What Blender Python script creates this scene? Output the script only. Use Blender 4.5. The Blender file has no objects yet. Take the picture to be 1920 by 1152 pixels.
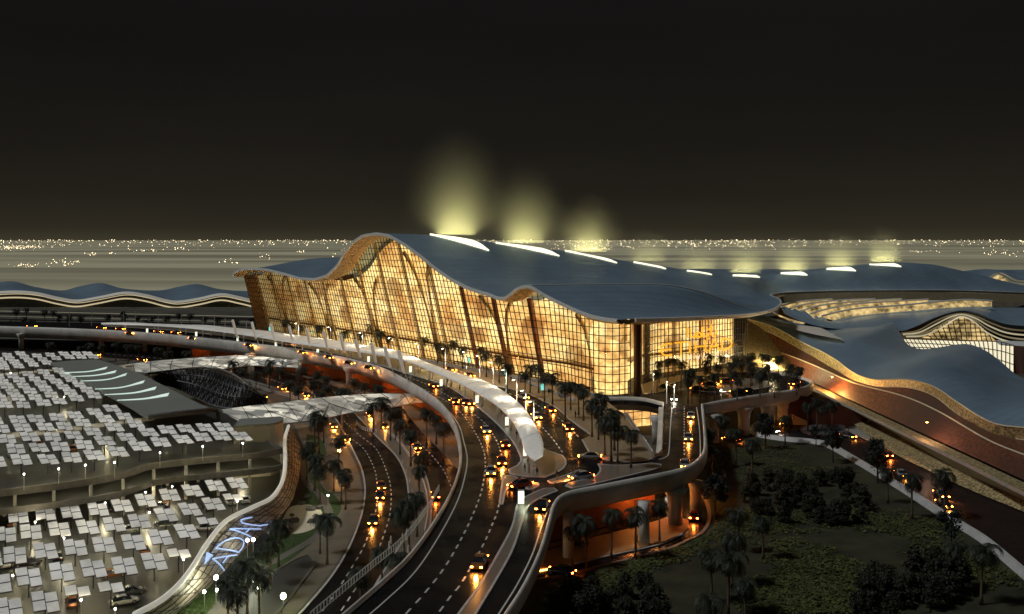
import bpy, bmesh, math, random
from math import pi, sin, cos, radians as R
from mathutils import Vector, Matrix
from mathutils.geometry import tessellate_polygon
random.seed(7)
sc = bpy.context.scene
C = sc.collection

# ---------------------------------------------------------------- camera
H = 55.0                      # camera height above the garden level
F = 1844.0                    # focal length in pixels of the 1920 px wide photograph
HZ = 450.0                    # picture row of the horizon
cd = bpy.data.cameras.new('camera')
cam = bpy.data.objects.new('camera', cd); C.objects.link(cam)
cam.location = (0, 0, H); cam.rotation_euler = (pi/2, 0, 0)
cd.sensor_width = 36.0; cd.lens = 36.0*F/1920.0
cd.shift_y = -126.0/1920.0
cd.clip_start = 1.0; cd.clip_end = 200000.0
sc.camera = cam
# ---------------------------------------------------------------- night sky
w = bpy.data.worlds.new('World'); sc.world = w; w.use_nodes = True
nt = w.node_tree; nt.nodes.clear()
wo = nt.nodes.new('ShaderNodeOutputWorld')
bg1 = nt.nodes.new('ShaderNodeBackground'); bg2 = nt.nodes.new('ShaderNodeBackground')
sky = nt.nodes.new('ShaderNodeTexSky'); sky.sky_type = 'NISHITA'; sky.sun_disc = False
sky.sun_elevation = R(-6); sky.sun_rotation = R(200); sky.dust_density = 3
nt.links.new(sky.outputs[0], bg1.inputs[0]); bg1.inputs[1].default_value = 0.05
tc = nt.nodes.new('ShaderNodeTexCoord'); sx = nt.nodes.new('ShaderNodeSeparateXYZ')
nt.links.new(tc.outputs['Generated'], sx.inputs[0])
rp = nt.nodes.new('ShaderNodeValToRGB')
nt.links.new(sx.outputs[2], rp.inputs[0])
el = rp.color_ramp.elements
el[0].position = 0.0; el[0].color = (0.050, 0.044, 0.027, 1)
el[1].position = 1.0; el[1].color = (0.010, 0.011, 0.014, 1)
e = el.new(0.012); e.color = (0.030, 0.026, 0.017, 1)
e = el.new(0.045); e.color = (0.0185, 0.0160, 0.0112, 1)
e = el.new(0.10); e.color = (0.0120, 0.0103, 0.0082, 1)
e = el.new(0.20); e.color = (0.0085, 0.0075, 0.0072, 1)
nz = nt.nodes.new('ShaderNodeTexNoise'); nz.inputs['Scale'].default_value = 2.0; nz.inputs['Detail'].default_value = 5
mp = nt.nodes.new('ShaderNodeMapping'); mp.inputs['Scale'].default_value = (1, 1, 5)
nt.links.new(tc.outputs['Generated'], mp.inputs[0]); nt.links.new(mp.outputs[0], nz.inputs[0])
mr = nt.nodes.new('ShaderNodeMapRange'); mr.inputs[3].default_value = 0.60; mr.inputs[4].default_value = 1.15
nt.links.new(nz.outputs[0], mr.inputs[0]); nt.links.new(mr.outputs[0], bg2.inputs[1])
nt.links.new(rp.outputs[0], bg2.inputs[0])
ad = nt.nodes.new('ShaderNodeAddShader')
nt.links.new(bg1.outputs[0], ad.inputs[0]); nt.links.new(bg2.outputs[0], ad.inputs[1]); nt.links.new(ad.outputs[0], wo.inputs[0])
# ---------------------------------------------------------------- moon
ml = bpy.data.lights.new('moon', 'SUN'); ml.energy = 0.95; ml.angle = R(6); ml.color = (0.93, 0.97, 1.0)
mo = bpy.data.objects.new('moon', ml); C.objects.link(mo)
mo.rotation_euler = Vector((0.68, 0.20, -0.95)).to_track_quat('-Z', 'Y').to_euler()
# ---------------------------------------------------------------- exposure
sc.view_settings.view_transform = 'Standard'; sc.view_settings.look = 'None'
sc.view_settings.exposure = 0.0; sc.view_settings.gamma = 1.0
sc.cycles.max_bounces = 5; sc.cycles.diffuse_bounces = 2; sc.cycles.glossy_bounces = 2
sc.cycles.transparent_max_bounces = 8; sc.cycles.transmission_bounces = 2
sc.cycles.sample_clamp_indirect = 3.0; sc.cycles.use_light_tree = True
sc.cycles.caustics_reflective = False; sc.cycles.caustics_refractive = False
sc.cycles.use_denoising = True

# ================================================================ helpers
def P(px, py, z):
    d = (H - z)*F/(py - HZ)
    return Vector(((px - 960)*d/F, d, z))
def PD(px, py, d):
    return Vector(((px - 960)*d/F, d, H - (py - HZ)*d/F))
def PXY(v):
    return (960 + v.x/v.y*F, HZ + (H - v.z)/v.y*F)
def lerp(a, b, f): return a + (b - a)*f
def interp(tab, x):
    if x <= tab[0][0]: return tab[0][1]
    for (a, b), (c, d) in zip(tab, tab[1:]):
        if x <= c: return b + (d - b)*(x - a)/(c - a) if c > a else d
    return tab[-1][1]
def sstep(a, b, x):
    f = max(0.0, min(1.0, (x - a)/(b - a))); return f*f*(3 - 2*f)
def catmull(pts, n):
    """n+1 points evenly spaced by length along a smooth curve through pts"""
    pts = [Vector(p) for p in pts]
    q = [2*pts[0] - pts[1]] + pts + [2*pts[-1] - pts[-2]]
    fine = []
    for i in range(1, len(q) - 2):
        p0, p1, p2, p3 = q[i-1:i+3]
        for k in range(12):
            t = k/12
            fine.append(0.5*((2*p1) + (p2 - p0)*t + (2*p0 - 5*p1 + 4*p2 - p3)*t*t + (3*p1 - p0 - 3*p2 + p3)*t**3))
    fine.append(pts[-1])
    return even(fine, n)
def even(fine, n):
    L = [0.0]
    for a, b in zip(fine, fine[1:]): L.append(L[-1] + (b - a).length)
    out, j = [], 0
    for i in range(n + 1):
        x = L[-1]*i/n
        while j < len(L) - 2 and L[j+1] < x: j += 1
        f = (x - L[j])/max(1e-9, L[j+1] - L[j])
        out.append(fine[j].lerp(fine[j+1], min(1, max(0, f))))
    return out
def length(pl): return sum((b - a).length for a, b in zip(pl, pl[1:]))
def px(pts, z): return [P(a, b, z) for a, b in pts]
def tangent(pl, i):
    a = pl[max(0, i-1)]; b = pl[min(len(pl)-1, i+1)]
    d = (b - a); d.z = 0
    return d.normalized() if d.length > 1e-9 else Vector((1, 0, 0))
def offset(pl, o, dz=0):
    """offset to the left of travel"""
    out = []
    for i, p in enumerate(pl):
        t = tangent(pl, i); out.append(p + Vector((-t.y, t.x, 0))*o + Vector((0, 0, dz)))
    return out
def inside(x, y, poly):
    c = False; n = len(poly)
    for i in range(n):
        x1, y1 = poly[i][0], poly[i][1]; x2, y2 = poly[i-1][0], poly[i-1][1]
        if (y1 > y) != (y2 > y) and x < (x2 - x1)*(y - y1)/(y2 - y1) + x1: c = not c
    return c
_ord = 'first second third fourth fifth sixth seventh eighth ninth tenth eleventh twelfth thirteenth fourteenth fifteenth sixteenth seventeenth eighteenth nineteenth'.split()
_tens = {2: 'twent', 3: 'thirt', 4: 'fort', 5: 'fift', 6: 'sixt'}
def nth(i):
    if i <= 19: return _ord[i-1]
    t, u = divmod(i, 10)
    return _tens[t] + ('ieth' if u == 0 else 'y-' + _ord[u-1])

# ---------------------------------------------------------------- mesh builder
class MB:
    def __init__(s): s.v = []; s.f = []
    def add(s, vs, fs):
        b = len(s.v); s.v += [Vector(q) for q in vs]; s.f += [[b + i for i in q] for q in fs]; return s
    def loft(s, rows, closed=False, flip=False):
        b = len(s.v); n = len(rows[0])
        for r in rows: s.v += [Vector(q) for q in r]
        for i in range(len(rows) - 1):
            for j in range(n if closed else n - 1):
                k = (j + 1) % n
                q = [b + i*n + j, b + i*n + k, b + (i+1)*n + k, b + (i+1)*n + j]
                s.f.append(q[::-1] if flip else q)
        return s
    def box(s, c, d, rz=0, m=None):
        c = Vector(c); x, y, z = [q/2 for q in d]
        vs = [Vector((i*x, j*y, k*z)) for k in (-1, 1) for i, j in ((-1, -1), (1, -1), (1, 1), (-1, 1))]
        if rz: mm = Matrix.Rotation(rz, 3, 'Z'); vs = [mm @ q for q in vs]
        if m is not None: vs = [m @ q for q in vs]
        return s.add([q + c for q in vs], [(3, 2, 1, 0), (4, 5, 6, 7), (0, 1, 5, 4), (1, 2, 6, 5), (2, 3, 7, 6), (3, 0, 4, 7)])
    def tube(s, path, r, n=6, cap=True):
        path = [Vector(q) for q in path]; rows = []
        for i, p in enumerate(path):
            t = (path[min(i+1, len(path)-1)] - path[max(i-1, 0)])
            t = t.normalized() if t.length > 1e-9 else Vector((0, 0, 1))
            a = t.cross(Vector((0, 0, 1)))
            if a.length < 1e-3: a = Vector((1, 0, 0))
            a.normalize(); bb = t.cross(a)
            rr = r[i] if isinstance(r, (list, tuple)) else r
            rows.append([p + (a*cos(2*pi*k/n) + bb*sin(2*pi*k/n))*rr for k in range(n)])
        b = len(s.v); s.loft(rows, True)
        if cap:
            s.f.append([b + k for k in range(n)][::-1]); e = b + (len(rows)-1)*n; s.f.append([e + k for k in range(n)])
        return s
    def lathe(s, c, prof, n=12):
        c = Vector(c)
        rows = [[c + Vector((r*cos(2*pi*k/n), r*sin(2*pi*k/n), z)) for k in range(n)] for r, z in prof]
        b = len(s.v); s.loft(rows, True)
        s.f.append([b + k for k in range(n)][::-1]); e = b + (len(rows)-1)*n; s.f.append([e + k for k in range(n)])
        return s
    def sweep(s, path, prof, closed=False, scale=None):
        """prof: (outwards to the right of travel, up)"""
        rows = []
        for i, p in enumerate(path):
            t = tangent(path, i); r = Vector((t.y, -t.x, 0))
            k = scale[i] if scale else 1
            rows.append([Vector(p) + r*a*k + Vector((0, 0, b*k)) for a, b in prof])
        b = len(s.v); s.loft(rows, closed)
        if closed:
            n = len(prof); s.f.append([b + k for k in range(n)]); e = b + (len(rows)-1)*n; s.f.append([e + k for k in range(n)][::-1])
        return s
    def poly(s, loops, thick=0.0):
        """fill one outline (list of loops: the first the outline, then holes)"""
        loops = [[Vector(q) for q in l] for l in loops]
        flat = [q for l in loops for q in l]
        flat2 = [[Vector((q.x, q.y, 0)) for q in l] for l in loops]
        tri = tessellate_polygon(flat2)
        b = len(s.v); s.v += flat
        for t in tri:
            a, c, d = [flat[i] for i in t]
            up = (c - a).cross(d - a).z > 0
            s.f.append([b + i for i in (t if up else t[::-1])])
        if thick:
            for l in loops:
                lo = [q - Vector((0, 0, thick)) for q in l]
                s.loft([l, lo], True)
        return s
    def build(s, name, mat, parent=None, smooth=False, world=False, origin=None):
        """world=True: vertices are in world space, the parent's place is subtracted"""
        me = bpy.data.meshes.new(name)
        off = Vector((0, 0, 0)); loc = Vector((0, 0, 0))
        if parent is not None and world:
            p = parent
            while p is not None: off += p.location; p = p.parent
        elif parent is None and s.v:
            if origin is not None: off = Vector(origin)
            else:
                xs = [q.x for q in s.v]; ys = [q.y for q in s.v]; zs = [q.z for q in s.v]
                off = Vector(((min(xs)+max(xs))/2, (min(ys)+max(ys))/2, min(zs)))
            loc = off
        me.from_pydata([tuple(q - off) for q in s.v], [], s.f)
        me.validate(); me.update()
        if smooth: me.polygons.foreach_set('use_smooth', [True]*len(me.polygons))
        if mat: me.materials.append(mat)
        o = bpy.data.objects.new(name, me); C.objects.link(o); o.location = loc
        if parent is not None: o.parent = parent
        return o
def tag(o, label=None, cat=None, group=None, kind=None):
    if label: o['label'] = label
    if cat: o['category'] = cat
    if group: o['group'] = group
    if kind: o['kind'] = kind
    return o
def empty(name, loc=(0, 0, 0), rz=0):
    o = bpy.data.objects.new(name, None); C.objects.link(o); o.location = loc; o.rotation_euler = (0, 0, rz)
    o.empty_display_size = 0.5
    return o
def struct(name, mb, mat, smooth=False):
    return tag(mb.build(name, mat, smooth=smooth), kind='structure')
KIDS = {}
def kids_of(root):
    """index children once per prototype"""
    if root.name not in KIDS: KIDS[root.name] = [o for o in bpy.data.objects if o.parent == root]
    return KIDS[root.name]
def copy_tree(o, parent=None):
    ks = kids_of(o)
    c = o.copy(); C.objects.link(c); c.parent = parent
    for ch in ks: copy_tree(ch, c)
    return c
class Proto:
    """a thing with its parts; the first use moves the original, later ones copy it"""
    def __init__(s, root): s.root = root; s.used = False; KIDS.clear(); s.freeze(root)
    def freeze(s, r):
        for k in kids_of(r): s.freeze(k)
    def put(s, loc, rz=0, scale=1.0, label=None, group=None):
        if not s.used: o = s.root; s.used = True
        else: o = copy_tree(s.root)
        o.location = loc; o.rotation_euler = (0, 0, rz); o.scale = (scale,)*3
        if label: o['label'] = label
        if group: o['group'] = group
        return o

# ---------------------------------------------------------------- materials
def M(name, col, rough=0.6, metal=0.0, spec=0.5, emit=None, es=0.0, noise=None, bump=None, alpha=None):
    """noise = (scale, dark factor, light factor[, stretch]) ; bump = (scale, strength)"""
    m = bpy.data.materials.new(name); m.use_nodes = True
    n = m.node_tree.nodes; l = m.node_tree.links; b = n['Principled BSDF']
    b.inputs['Base Color'].default_value = (*col, 1); b.inputs['Roughness'].default_value = rough
    b.inputs['Metallic'].default_value = metal; b.inputs['Specular IOR Level'].default_value = spec
    if emit: b.inputs['Emission Color'].default_value = (*emit, 1); b.inputs['Emission Strength'].default_value = es
    if noise or bump:
        g = n.new('ShaderNodeNewGeometry'); mp = n.new('ShaderNodeMapping')
        l.new(g.outputs['Position'], mp.inputs[0])
        if noise and len(noise) > 3: mp.inputs['Scale'].default_value = noise[3]
    if noise:
        t = n.new('ShaderNodeTexNoise'); t.inputs['Scale'].default_value = noise[0]; t.inputs['Detail'].default_value = 6
        t.inputs['Roughness'].default_value = 0.7
        l.new(mp.outputs[0], t.inputs[0])
        r = n.new('ShaderNodeValToRGB'); l.new(t.outputs[0], r.inputs[0])
        r.color_ramp.elements[0].position = 0.3; r.color_ramp.elements[1].position = 0.7
        r.color_ramp.elements[0].color = (*[c*noise[1] for c in col], 1)
        r.color_ramp.elements[1].color = (*[min(1, c*noise[2]) for c in col], 1)
        l.new(r.outputs[0], b.inputs['Base Color'])
    if bump:
        t = n.new('ShaderNodeTexNoise'); t.inputs['Scale'].default_value = bump[0]; t.inputs['Detail'].default_value = 4
        l.new(g.outputs['Position'], t.inputs[0])
        q = n.new('ShaderNodeBump'); q.inputs['Strength'].default_value = bump[1]; q.inputs['Distance'].default_value = bump[2] if len(bump) > 2 else 0.1
        l.new(t.outputs[0], q.inputs['Height']); l.new(q.outputs[0], b.inputs['Normal'])
    return m
def mix_color(m, socket, c2, scale, lo, hi, detail=3, stretch=(1, 1, 1), kind='noise'):
    """drive a colour or value socket between its present value and c2 by a second, larger pattern"""
    n = m.node_tree.nodes; l = m.node_tree.links; b = n['Principled BSDF']
    g = n.new('ShaderNodeNewGeometry'); mp = n.new('ShaderNodeMapping'); mp.inputs['Scale'].default_value = stretch
    l.new(g.outputs['Position'], mp.inputs[0])
    t = n.new('ShaderNodeTexNoise'); t.inputs['Scale'].default_value = scale; t.inputs['Detail'].default_value = detail
    l.new(mp.outputs[0], t.inputs[0])
    r = n.new('ShaderNodeMapRange'); r.inputs[1].default_value = lo; r.inputs[2].default_value = hi
    l.new(t.outputs[0], r.inputs[0])
    s = b.inputs[socket]
    if s.type == 'RGBA':
        x = n.new('ShaderNodeMix'); x.data_type = 'RGBA'
        if s.is_linked: l.new(s.links[0].from_socket, x.inputs[6])
        else: x.inputs[6].default_value = s.default_value
        x.inputs[7].default_value = (*c2, 1)
        l.new(r.outputs[0], x.inputs[0]); l.new(x.outputs[2], s)
    else:
        x = n.new('ShaderNodeMix'); x.data_type = 'FLOAT'
        if s.is_linked: l.new(s.links[0].from_socket, x.inputs[2])
        else: x.inputs[2].default_value = s.default_value
        x.inputs[3].default_value = c2
        l.new(r.outputs[0], x.inputs[0]); l.new(x.outputs[0], s)
    return m

asphalt = M('wet_asphalt', (0.014, 0.0125, 0.013), 0.27, spec=0.13, noise=(0.9, 0.6, 1.5), bump=(3.0, 0.35, 0.05))
mix_color(asphalt, 'Roughness', 0.5, 0.12, 0.4, 0.65)
asphalt_dry = M('asphalt', (0.014, 0.011, 0.011), 0.28, spec=0.13, noise=(0.7, 0.7, 1.4), bump=(3.0, 0.25, 0.05))
def wetten(m, fac, rough):
    n = m.node_tree.nodes; l = m.node_tree.links; b = n['Principled BSDF']; b.inputs['Specular IOR Level'].default_value = 0; b.inputs['Roughness'].default_value = .9
    o = [q for q in n if q.type == 'OUTPUT_MATERIAL'][0]; gl = n.new('ShaderNodeBsdfGlossy'); gl.inputs['Roughness'].default_value = rough
    for k in list(b.inputs['Normal'].links): l.new(k.from_socket, gl.inputs['Normal'])
    for k in list(b.inputs['Roughness'].links): l.remove(k)
    g = n.new('ShaderNodeNewGeometry'); t = n.new('ShaderNodeTexNoise'); t.inputs['Scale'].default_value = .16; t.inputs['Detail'].default_value = 4; l.new(g.outputs['Position'], t.inputs[0])
    r = n.new('ShaderNodeMapRange'); r.inputs[1].default_value = .35; r.inputs[2].default_value = .65; r.inputs[3].default_value = fac*.5; r.inputs[4].default_value = fac*1.5; l.new(t.outputs[0], r.inputs[0])
    ms = n.new('ShaderNodeMixShader'); l.new(r.outputs[0], ms.inputs[0]); l.new(b.outputs[0], ms.inputs[1]); l.new(gl.outputs[0], ms.inputs[2]); l.new(ms.outputs[0], o.inputs[0])
wetten(asphalt, .085, .25); wetten(asphalt_dry, .075, .26)
paint = M('road_paint', (0.80, 0.78, 0.72), 0.5, noise=(2.0, 0.6, 1.1), emit=(0.9, 0.85, 0.75), es=0.0)
pave = M('paving', (0.17, 0.155, 0.13), 0.45, noise=(0.8, 0.75, 1.25), bump=(2.0, 0.2, 0.05))
pave_gold = M('promenade_stone', (0.34, 0.25, 0.15), 0.55, noise=(1.5, 0.6, 1.3))
concrete = M('white_concrete', (0.86, 0.82, 0.73), 0.55, noise=(0.35, 0.8, 1.1))
mix_color(concrete, 'Base Color', (0.55, 0.51, 0.43), 0.12, 0.45, 0.75, 5)
kerb = M('kerb_stone', (0.62, 0.60, 0.56), 0.6, noise=(0.6, 0.75, 1.1))
deckc = M('deck_concrete', (0.058, 0.056, 0.046), 0.35, spec=0.6, noise=(0.25, 0.7, 1.3), bump=(2.5, 0.3, 0.05))
beamc = M('beam_concrete', (0.13, 0.12, 0.105), 0.6, noise=(0.8, 0.7, 1.3))
colc = M('column_concrete', (0.50, 0.47, 0.41), 0.6, noise=(0.5, 0.8, 1.1))
grayroof = M('grey_roof', (0.33, 0.34, 0.30), 0.5, noise=(0.1, 0.92, 1.06))
roofm = M('blue_grey_roof', (0.37, 0.51, 0.63), 0.33, metal=0.35, noise=(0.03, 0.80, 1.12))
def ribs(m, ang, scale, strength, dark):
    n = m.node_tree.nodes; l = m.node_tree.links; b = n['Principled BSDF']
    g = n.new('ShaderNodeNewGeometry'); mp = n.new('ShaderNodeMapping'); mp.inputs['Rotation'].default_value = (0, 0, ang)
    l.new(g.outputs['Position'], mp.inputs[0]); w_ = n.new('ShaderNodeTexWave'); w_.inputs['Scale'].default_value = scale; w_.inputs['Distortion'].default_value = 0
    l.new(mp.outputs[0], w_.inputs[0]); q = n.new('ShaderNodeBump'); q.inputs['Strength'].default_value = strength; q.inputs['Distance'].default_value = .3
    l.new(w_.outputs['Fac'], q.inputs['Height']); l.new(q.outputs[0], b.inputs['Normal'])
    t = n.new('ShaderNodeTexBrick'); t.inputs['Scale'].default_value = 1.0; t.inputs['Brick Width'].default_value = 9; t.inputs['Row Height'].default_value = 3.2; t.inputs['Mortar Size'].default_value = .16
    t.inputs['Color1'].default_value = (1, 1, 1, 1); t.inputs['Color2'].default_value = (.93, .93, .93, 1); t.inputs['Mortar'].default_value = (dark,)*3 + (1,)
    mp2 = n.new('ShaderNodeMapping'); mp2.inputs['Rotation'].default_value = (0, 0, ang + pi/2); l.new(g.outputs['Position'], mp2.inputs[0]); l.new(mp2.outputs[0], t.inputs[0])
    x = n.new('ShaderNodeMix'); x.data_type = 'RGBA'; x.blend_type = 'MULTIPLY'; x.inputs[0].default_value = 1
    l.new(b.inputs['Base Color'].links[0].from_socket, x.inputs[6]); l.new(t.outputs[0], x.inputs[7]); l.new(x.outputs[2], b.inputs['Base Color'])
ribs(roofm, R(52.5), .10, .15, .80)
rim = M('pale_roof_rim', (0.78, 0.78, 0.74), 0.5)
soffit = M('bronze_soffit', (0.50, 0.31, 0.13), 0.5, metal=0.2, noise=(1.3, 0.35, 1.5))
bronze = M('bronze_metal', (0.30, 0.16, 0.055), 0.4, metal=0.3, noise=(0.5, 0.6, 1.4))
mull = M('dark_mullion', (0.030, 0.018, 0.009), 0.5)
goldperf = M('gold_perforated_metal', (0.50, 0.40, 0.20), 0.5, metal=0.3, noise=(1.6, 0.45, 1.5))
redwall = M('red_brown_cladding', (0.20, 0.065, 0.03), 0.5, noise=(1.4, 0.5, 1.6))
mix_color(redwall, 'Base Color', (0.10, 0.055, 0.04), 0.03, 0.4, 0.7)
for m_, a_, b_ in ((goldperf, .44, .56), (redwall, .44, .57), (soffit, .42, .58)):
    r_ = [q for q in m_.node_tree.nodes if q.type == 'VALTORGB'][0]; r_.color_ramp.elements[0].position = a_; r_.color_ramp.elements[1].position = b_
rustwall = M('rust_orange_wall', (0.42, 0.13, 0.035), 0.7, noise=(0.9, 0.7, 1.25, (1, 1, 0.2)))
darkmetal = M('dark_steel', (0.045, 0.042, 0.040), 0.45, metal=0.4)
whitemetal = M('white_steel', (0.80, 0.79, 0.75), 0.4)
greymetal = M('grey_steel', (0.42, 0.42, 0.41), 0.4, metal=0.4)
sandm = M('pale_sand', (0.95, 0.80, 0.58), 0.9, noise=(1.2, 0.9, 1.08))
rock = M('rock', (0.15, 0.13, 0.11), 0.8, noise=(1.2, 0.6, 1.4))
lawn = M('lawn', (0.034, 0.034, 0.014), 0.9, noise=(0.12, 0.35, 1.8))
lawn2 = M('garden_lawn', (0.05, 0.085, 0.020), 0.9, noise=(0.7, 0.6, 1.5))
pond = M('pond_water', (0.075, 0.07, 0.06), 0.35, spec=0.8, bump=(1.5, 0.4, 0.05))
leafm = M('palm_frond', (0.020, 0.025, 0.011), 0.6, noise=(0.8, 0.6, 1.5))
trunkm = M('palm_trunk', (0.13, 0.09, 0.055), 0.8, noise=(3, 0.6, 1.3))
barkm = M('tree_bark', (0.05, 0.035, 0.025), 0.85, noise=(2, 0.6, 1.4))
darkleaf = M('dark_foliage', (0.020, 0.028, 0.020), 0.7, noise=(0.6, 0.45, 1.6))
groveleaf = M('grove_foliage', (0.026, 0.027, 0.013), 0.8, noise=(0.5, 0.5, 1.7))
coverleaf = M('ground_cover_leaf', (0.085, 0.095, 0.022), 0.7, noise=(0.15, 0.4, 1.6))
panel = M('canopy_panel_added_glow', (0.74, 0.73, 0.70), 0.35, noise=(0.5, 0.72, 1.08), emit=(1.0, 0.96, 0.86), es=0.32)  # added glow stands in for lamp light coming through from below
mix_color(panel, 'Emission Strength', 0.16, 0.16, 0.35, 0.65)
warmlamp = M('warm_lamp', (1, 0.9, 0.7), emit=(1.0, 0.86, 0.55), es=45)
whitelamp = M('white_lamp', (1, 1, 1), emit=(1.0, 0.97, 0.90), es=25)
greenlamp = M('green_white_lamp', (1, 1, 0.9), emit=(0.85, 1.0, 0.55), es=60)
orangelamp = M('orange_lamp', (1, 0.5, 0.1), emit=(1.0, 0.42, 0.08), es=60)
tealsign = M('teal_lit_sign', (0.2, 0.8, 0.7), emit=(0.25, 0.9, 0.75), es=0.9)
whitesign = M('white_lit_sign', (1, 1, 0.9), emit=(0.95, 1.0, 0.78), es=1.1)
headl = M('headlight', (1, 0.8, 0.4), emit=(1.0, 0.58, 0.15), es=60)
taill = M('tail_light', (1, 0.2, 0.05), emit=(1.0, 0.16, 0.02), es=90)
whitehl = M('white_headlight', (1, 1, 0.9), emit=(1.0, 0.90, 0.68), es=60)
amberhl = M('amber_running_light', (1, 0.5, 0.1), emit=(1.0, 0.26, 0.022), es=90)
tyrem = M('tyre', (0.02, 0.02, 0.02), 0.8); rimm = M('wheel_rim', (0.4, 0.4, 0.4), 0.3, metal=0.8)
carglass = M('car_glass', (0.02, 0.025, 0.03), 0.08, spec=0.9)
carp = [M('car_paint_' + n, c, 0.25, metal=0.3, spec=0.7) for n, c in
        (('silver', (0.42, 0.43, 0.44)), ('red', (0.36, 0.045, 0.02)), ('dark_grey', (0.07, 0.075, 0.08)),
         ('white', (0.70, 0.68, 0.62)), ('copper', (0.40, 0.15, 0.05)), ('black', (0.02, 0.02, 0.022)))]
carname = ['silver', 'red', 'dark grey', 'white', 'copper', 'black']
bluesign = M('blue_lit_letters', (0.4, 0.6, 1.0), emit=(0.45, 0.60, 1.0), es=.8)
goldsign = M('gold_lit_letters', (1.0, 0.6, 0.1), emit=(1.0, 0.46, 0.02), es=1.0)
palesign = M('pale_lit_letters', (1.0, 0.85, 0.7), emit=(1.0, 0.86, 0.62), es=.95)
skylit = M('lit_skylight', (1, 1, 0.8), emit=(1.0, 0.95, 0.66), es=1.5)
roofstrip = M('lit_roof_strip', (0.9, 1, 0.95), emit=(0.75, 0.95, 0.82), es=0.62)
clothes = [M('cloth_' + n, c, 0.8) for n, c in (('dark', (0.03, 0.03, 0.035)), ('white', (0.6, 0.58, 0.55)), ('brown', (0.12, 0.08, 0.05)))]
skin = M('skin', (0.35, 0.2, 0.13), 0.6)
# ================================================================ the ground
BEAM = 1.0; HAZE = 0.0
gm = bpy.data.materials.new('desert'); gm.use_nodes = True
n = gm.node_tree.nodes; l = gm.node_tree.links; b = n['Principled BSDF']; b.inputs['Roughness'].default_value = 0.9
g = n.new('ShaderNodeNewGeometry'); mp_ = n.new('ShaderNodeMapping'); mp_.inputs['Scale'].default_value = (0.00035, 0.0017, 1)
l.new(g.outputs['Position'], mp_.inputs[0])
t1 = n.new('ShaderNodeTexNoise'); t1.inputs['Scale'].default_value = 1.0; t1.inputs['Detail'].default_value = 3; t1.inputs['Roughness'].default_value = 0.55
l.new(mp_.outputs[0], t1.inputs[0])
r1 = n.new('ShaderNodeValToRGB'); l.new(t1.outputs[0], r1.inputs[0]); l.new(r1.outputs[0], b.inputs['Base Color'])
ee = r1.color_ramp.elements
ee[0].position = 0.34; ee[0].color = (0.44, 0.38, 0.25, 1)
ee[1].position = 0.66; ee[1].color = (0.95, 0.86, 0.57, 1)
q = ee.new(0.43); q.color = (0.52, 0.47, 0.30, 1); q = ee.new(0.53); q.color = (0.86, 0.78, 0.50, 1)
struct('ground', MB().add([(-60000, -500, 0), (60000, -500, 0), (60000, 90000, 0), (-60000, 90000, 0)], [(0, 1, 2, 3)]), gm)
earth = M('dark_earth', (0.095, 0.088, 0.066), 0.85, noise=(0.05, 0.5, 1.6))
struct('terrain', MB().poly([[(-420, -60, .004), (900, -60, .004), (900, 800, .004), (-900, 800, .004)]]), earth)
Z0 = .012
# airfield roads and their lit kerb lines beyond the highway
for (ya, yb, w_, mt, nm) in ((581, 595, 2.5, 'k', 'road'), (590.5, 605, 1.6, 'k', 'road'), (587, 601, 14, 'a', 'road'), (597, 612, 9, 'a', 'road')):
    a = P(-120, ya, Z0); c = P(500, yb, Z0); d = Vector((0, w_, 0))
    struct(nm, MB().poly([[a + Vector((0, 0, .01*(mt == 'k'))), c + Vector((0, 0, .01*(mt == 'k'))), c + d + Vector((0, 0, .01*(mt == 'k'))), a + d + Vector((0, 0, .01*(mt == 'k')))]]),
           M('lit_kerb_line', (0.75, 0.66, 0.45), 0.6, emit=(1, .86, .55), es=0.22) if mt == 'k' else asphalt_dry)
# lower roads ------------------------------------------------------------
L1L = px([(585, 735), (600, 757), (630, 787), (650, 822), (667, 855), (678, 880), (684, 910), (683, 940), (675, 975), (655, 1026), (620, 1084), (562, 1152), (510, 1205)], 0)
L1R = px([(625, 735), (655, 765), (707, 820), (742, 855), (760, 890), (766, 925), (768, 960), (762, 1000), (740, 1040), (715, 1080), (690, 1120), (650, 1165), (600, 1220)], 0)
L2L = px([(690, 742), (735, 785), (770, 835), (795, 885), (806, 925), (808, 965), (802, 1000), (785, 1040), (745, 1085), (700, 1130), (640, 1200)], 0)
L2R = px([(740, 748), (782, 800), (825, 845), (862, 885), (885, 930), (885, 980), (860, 1040), (820, 1090), (770, 1140), (730, 1200)], 0)
def strip(A, B, z, n=60):
    a = catmull(A, n); b_ = catmull(B, n)
    return MB().loft([[Vector((p.x, p.y, z)), Vector((q.x, q.y, z))] for p, q in zip(a, b_)], flip=True)
struct('road', strip(L1L, L1R, Z0 + .01), asphalt_dry)
struct('road', strip(L2L, L2R, Z0 + .012), asphalt_dry)
def lines(mb, path, z, w_=0.22, dash=None):
    ln = length(path); n_ = max(2, int(ln/1.5)); pl = catmull(path, n_)
    pl = [Vector((p.x, p.y, z)) for p in pl]
    if dash:
        on, off = dash; k = 0; per = on + off; N = int(ln/per)
        fine = catmull(path, N*8)
        for i in range(N):
            seg = [fine[i*8 + int(j)] for j in range(0, max(2, round(8*on/per)) + 1)]
            seg = [Vector((p.x, p.y, z)) for p in seg]
            A = offset(seg, w_/2); B = offset(seg, -w_/2)
            mb.loft([[a, c] for a, c in zip(A, B)], flip=True)
    else:
        A = offset(pl, w_/2); B = offset(pl, -w_/2)
        mb.loft([[a, c] for a, c in zip(A, B)], flip=True)
    return mb
mk = MB()
lines(mk, px([(632, 797), (655, 820), (682, 842), (700, 875), (706, 900), (706, 950), (687, 1014), (660, 1064), (630, 1111), (600, 1152), (565, 1195)], 0), .035, .24, (1.9, 1.9))
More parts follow.
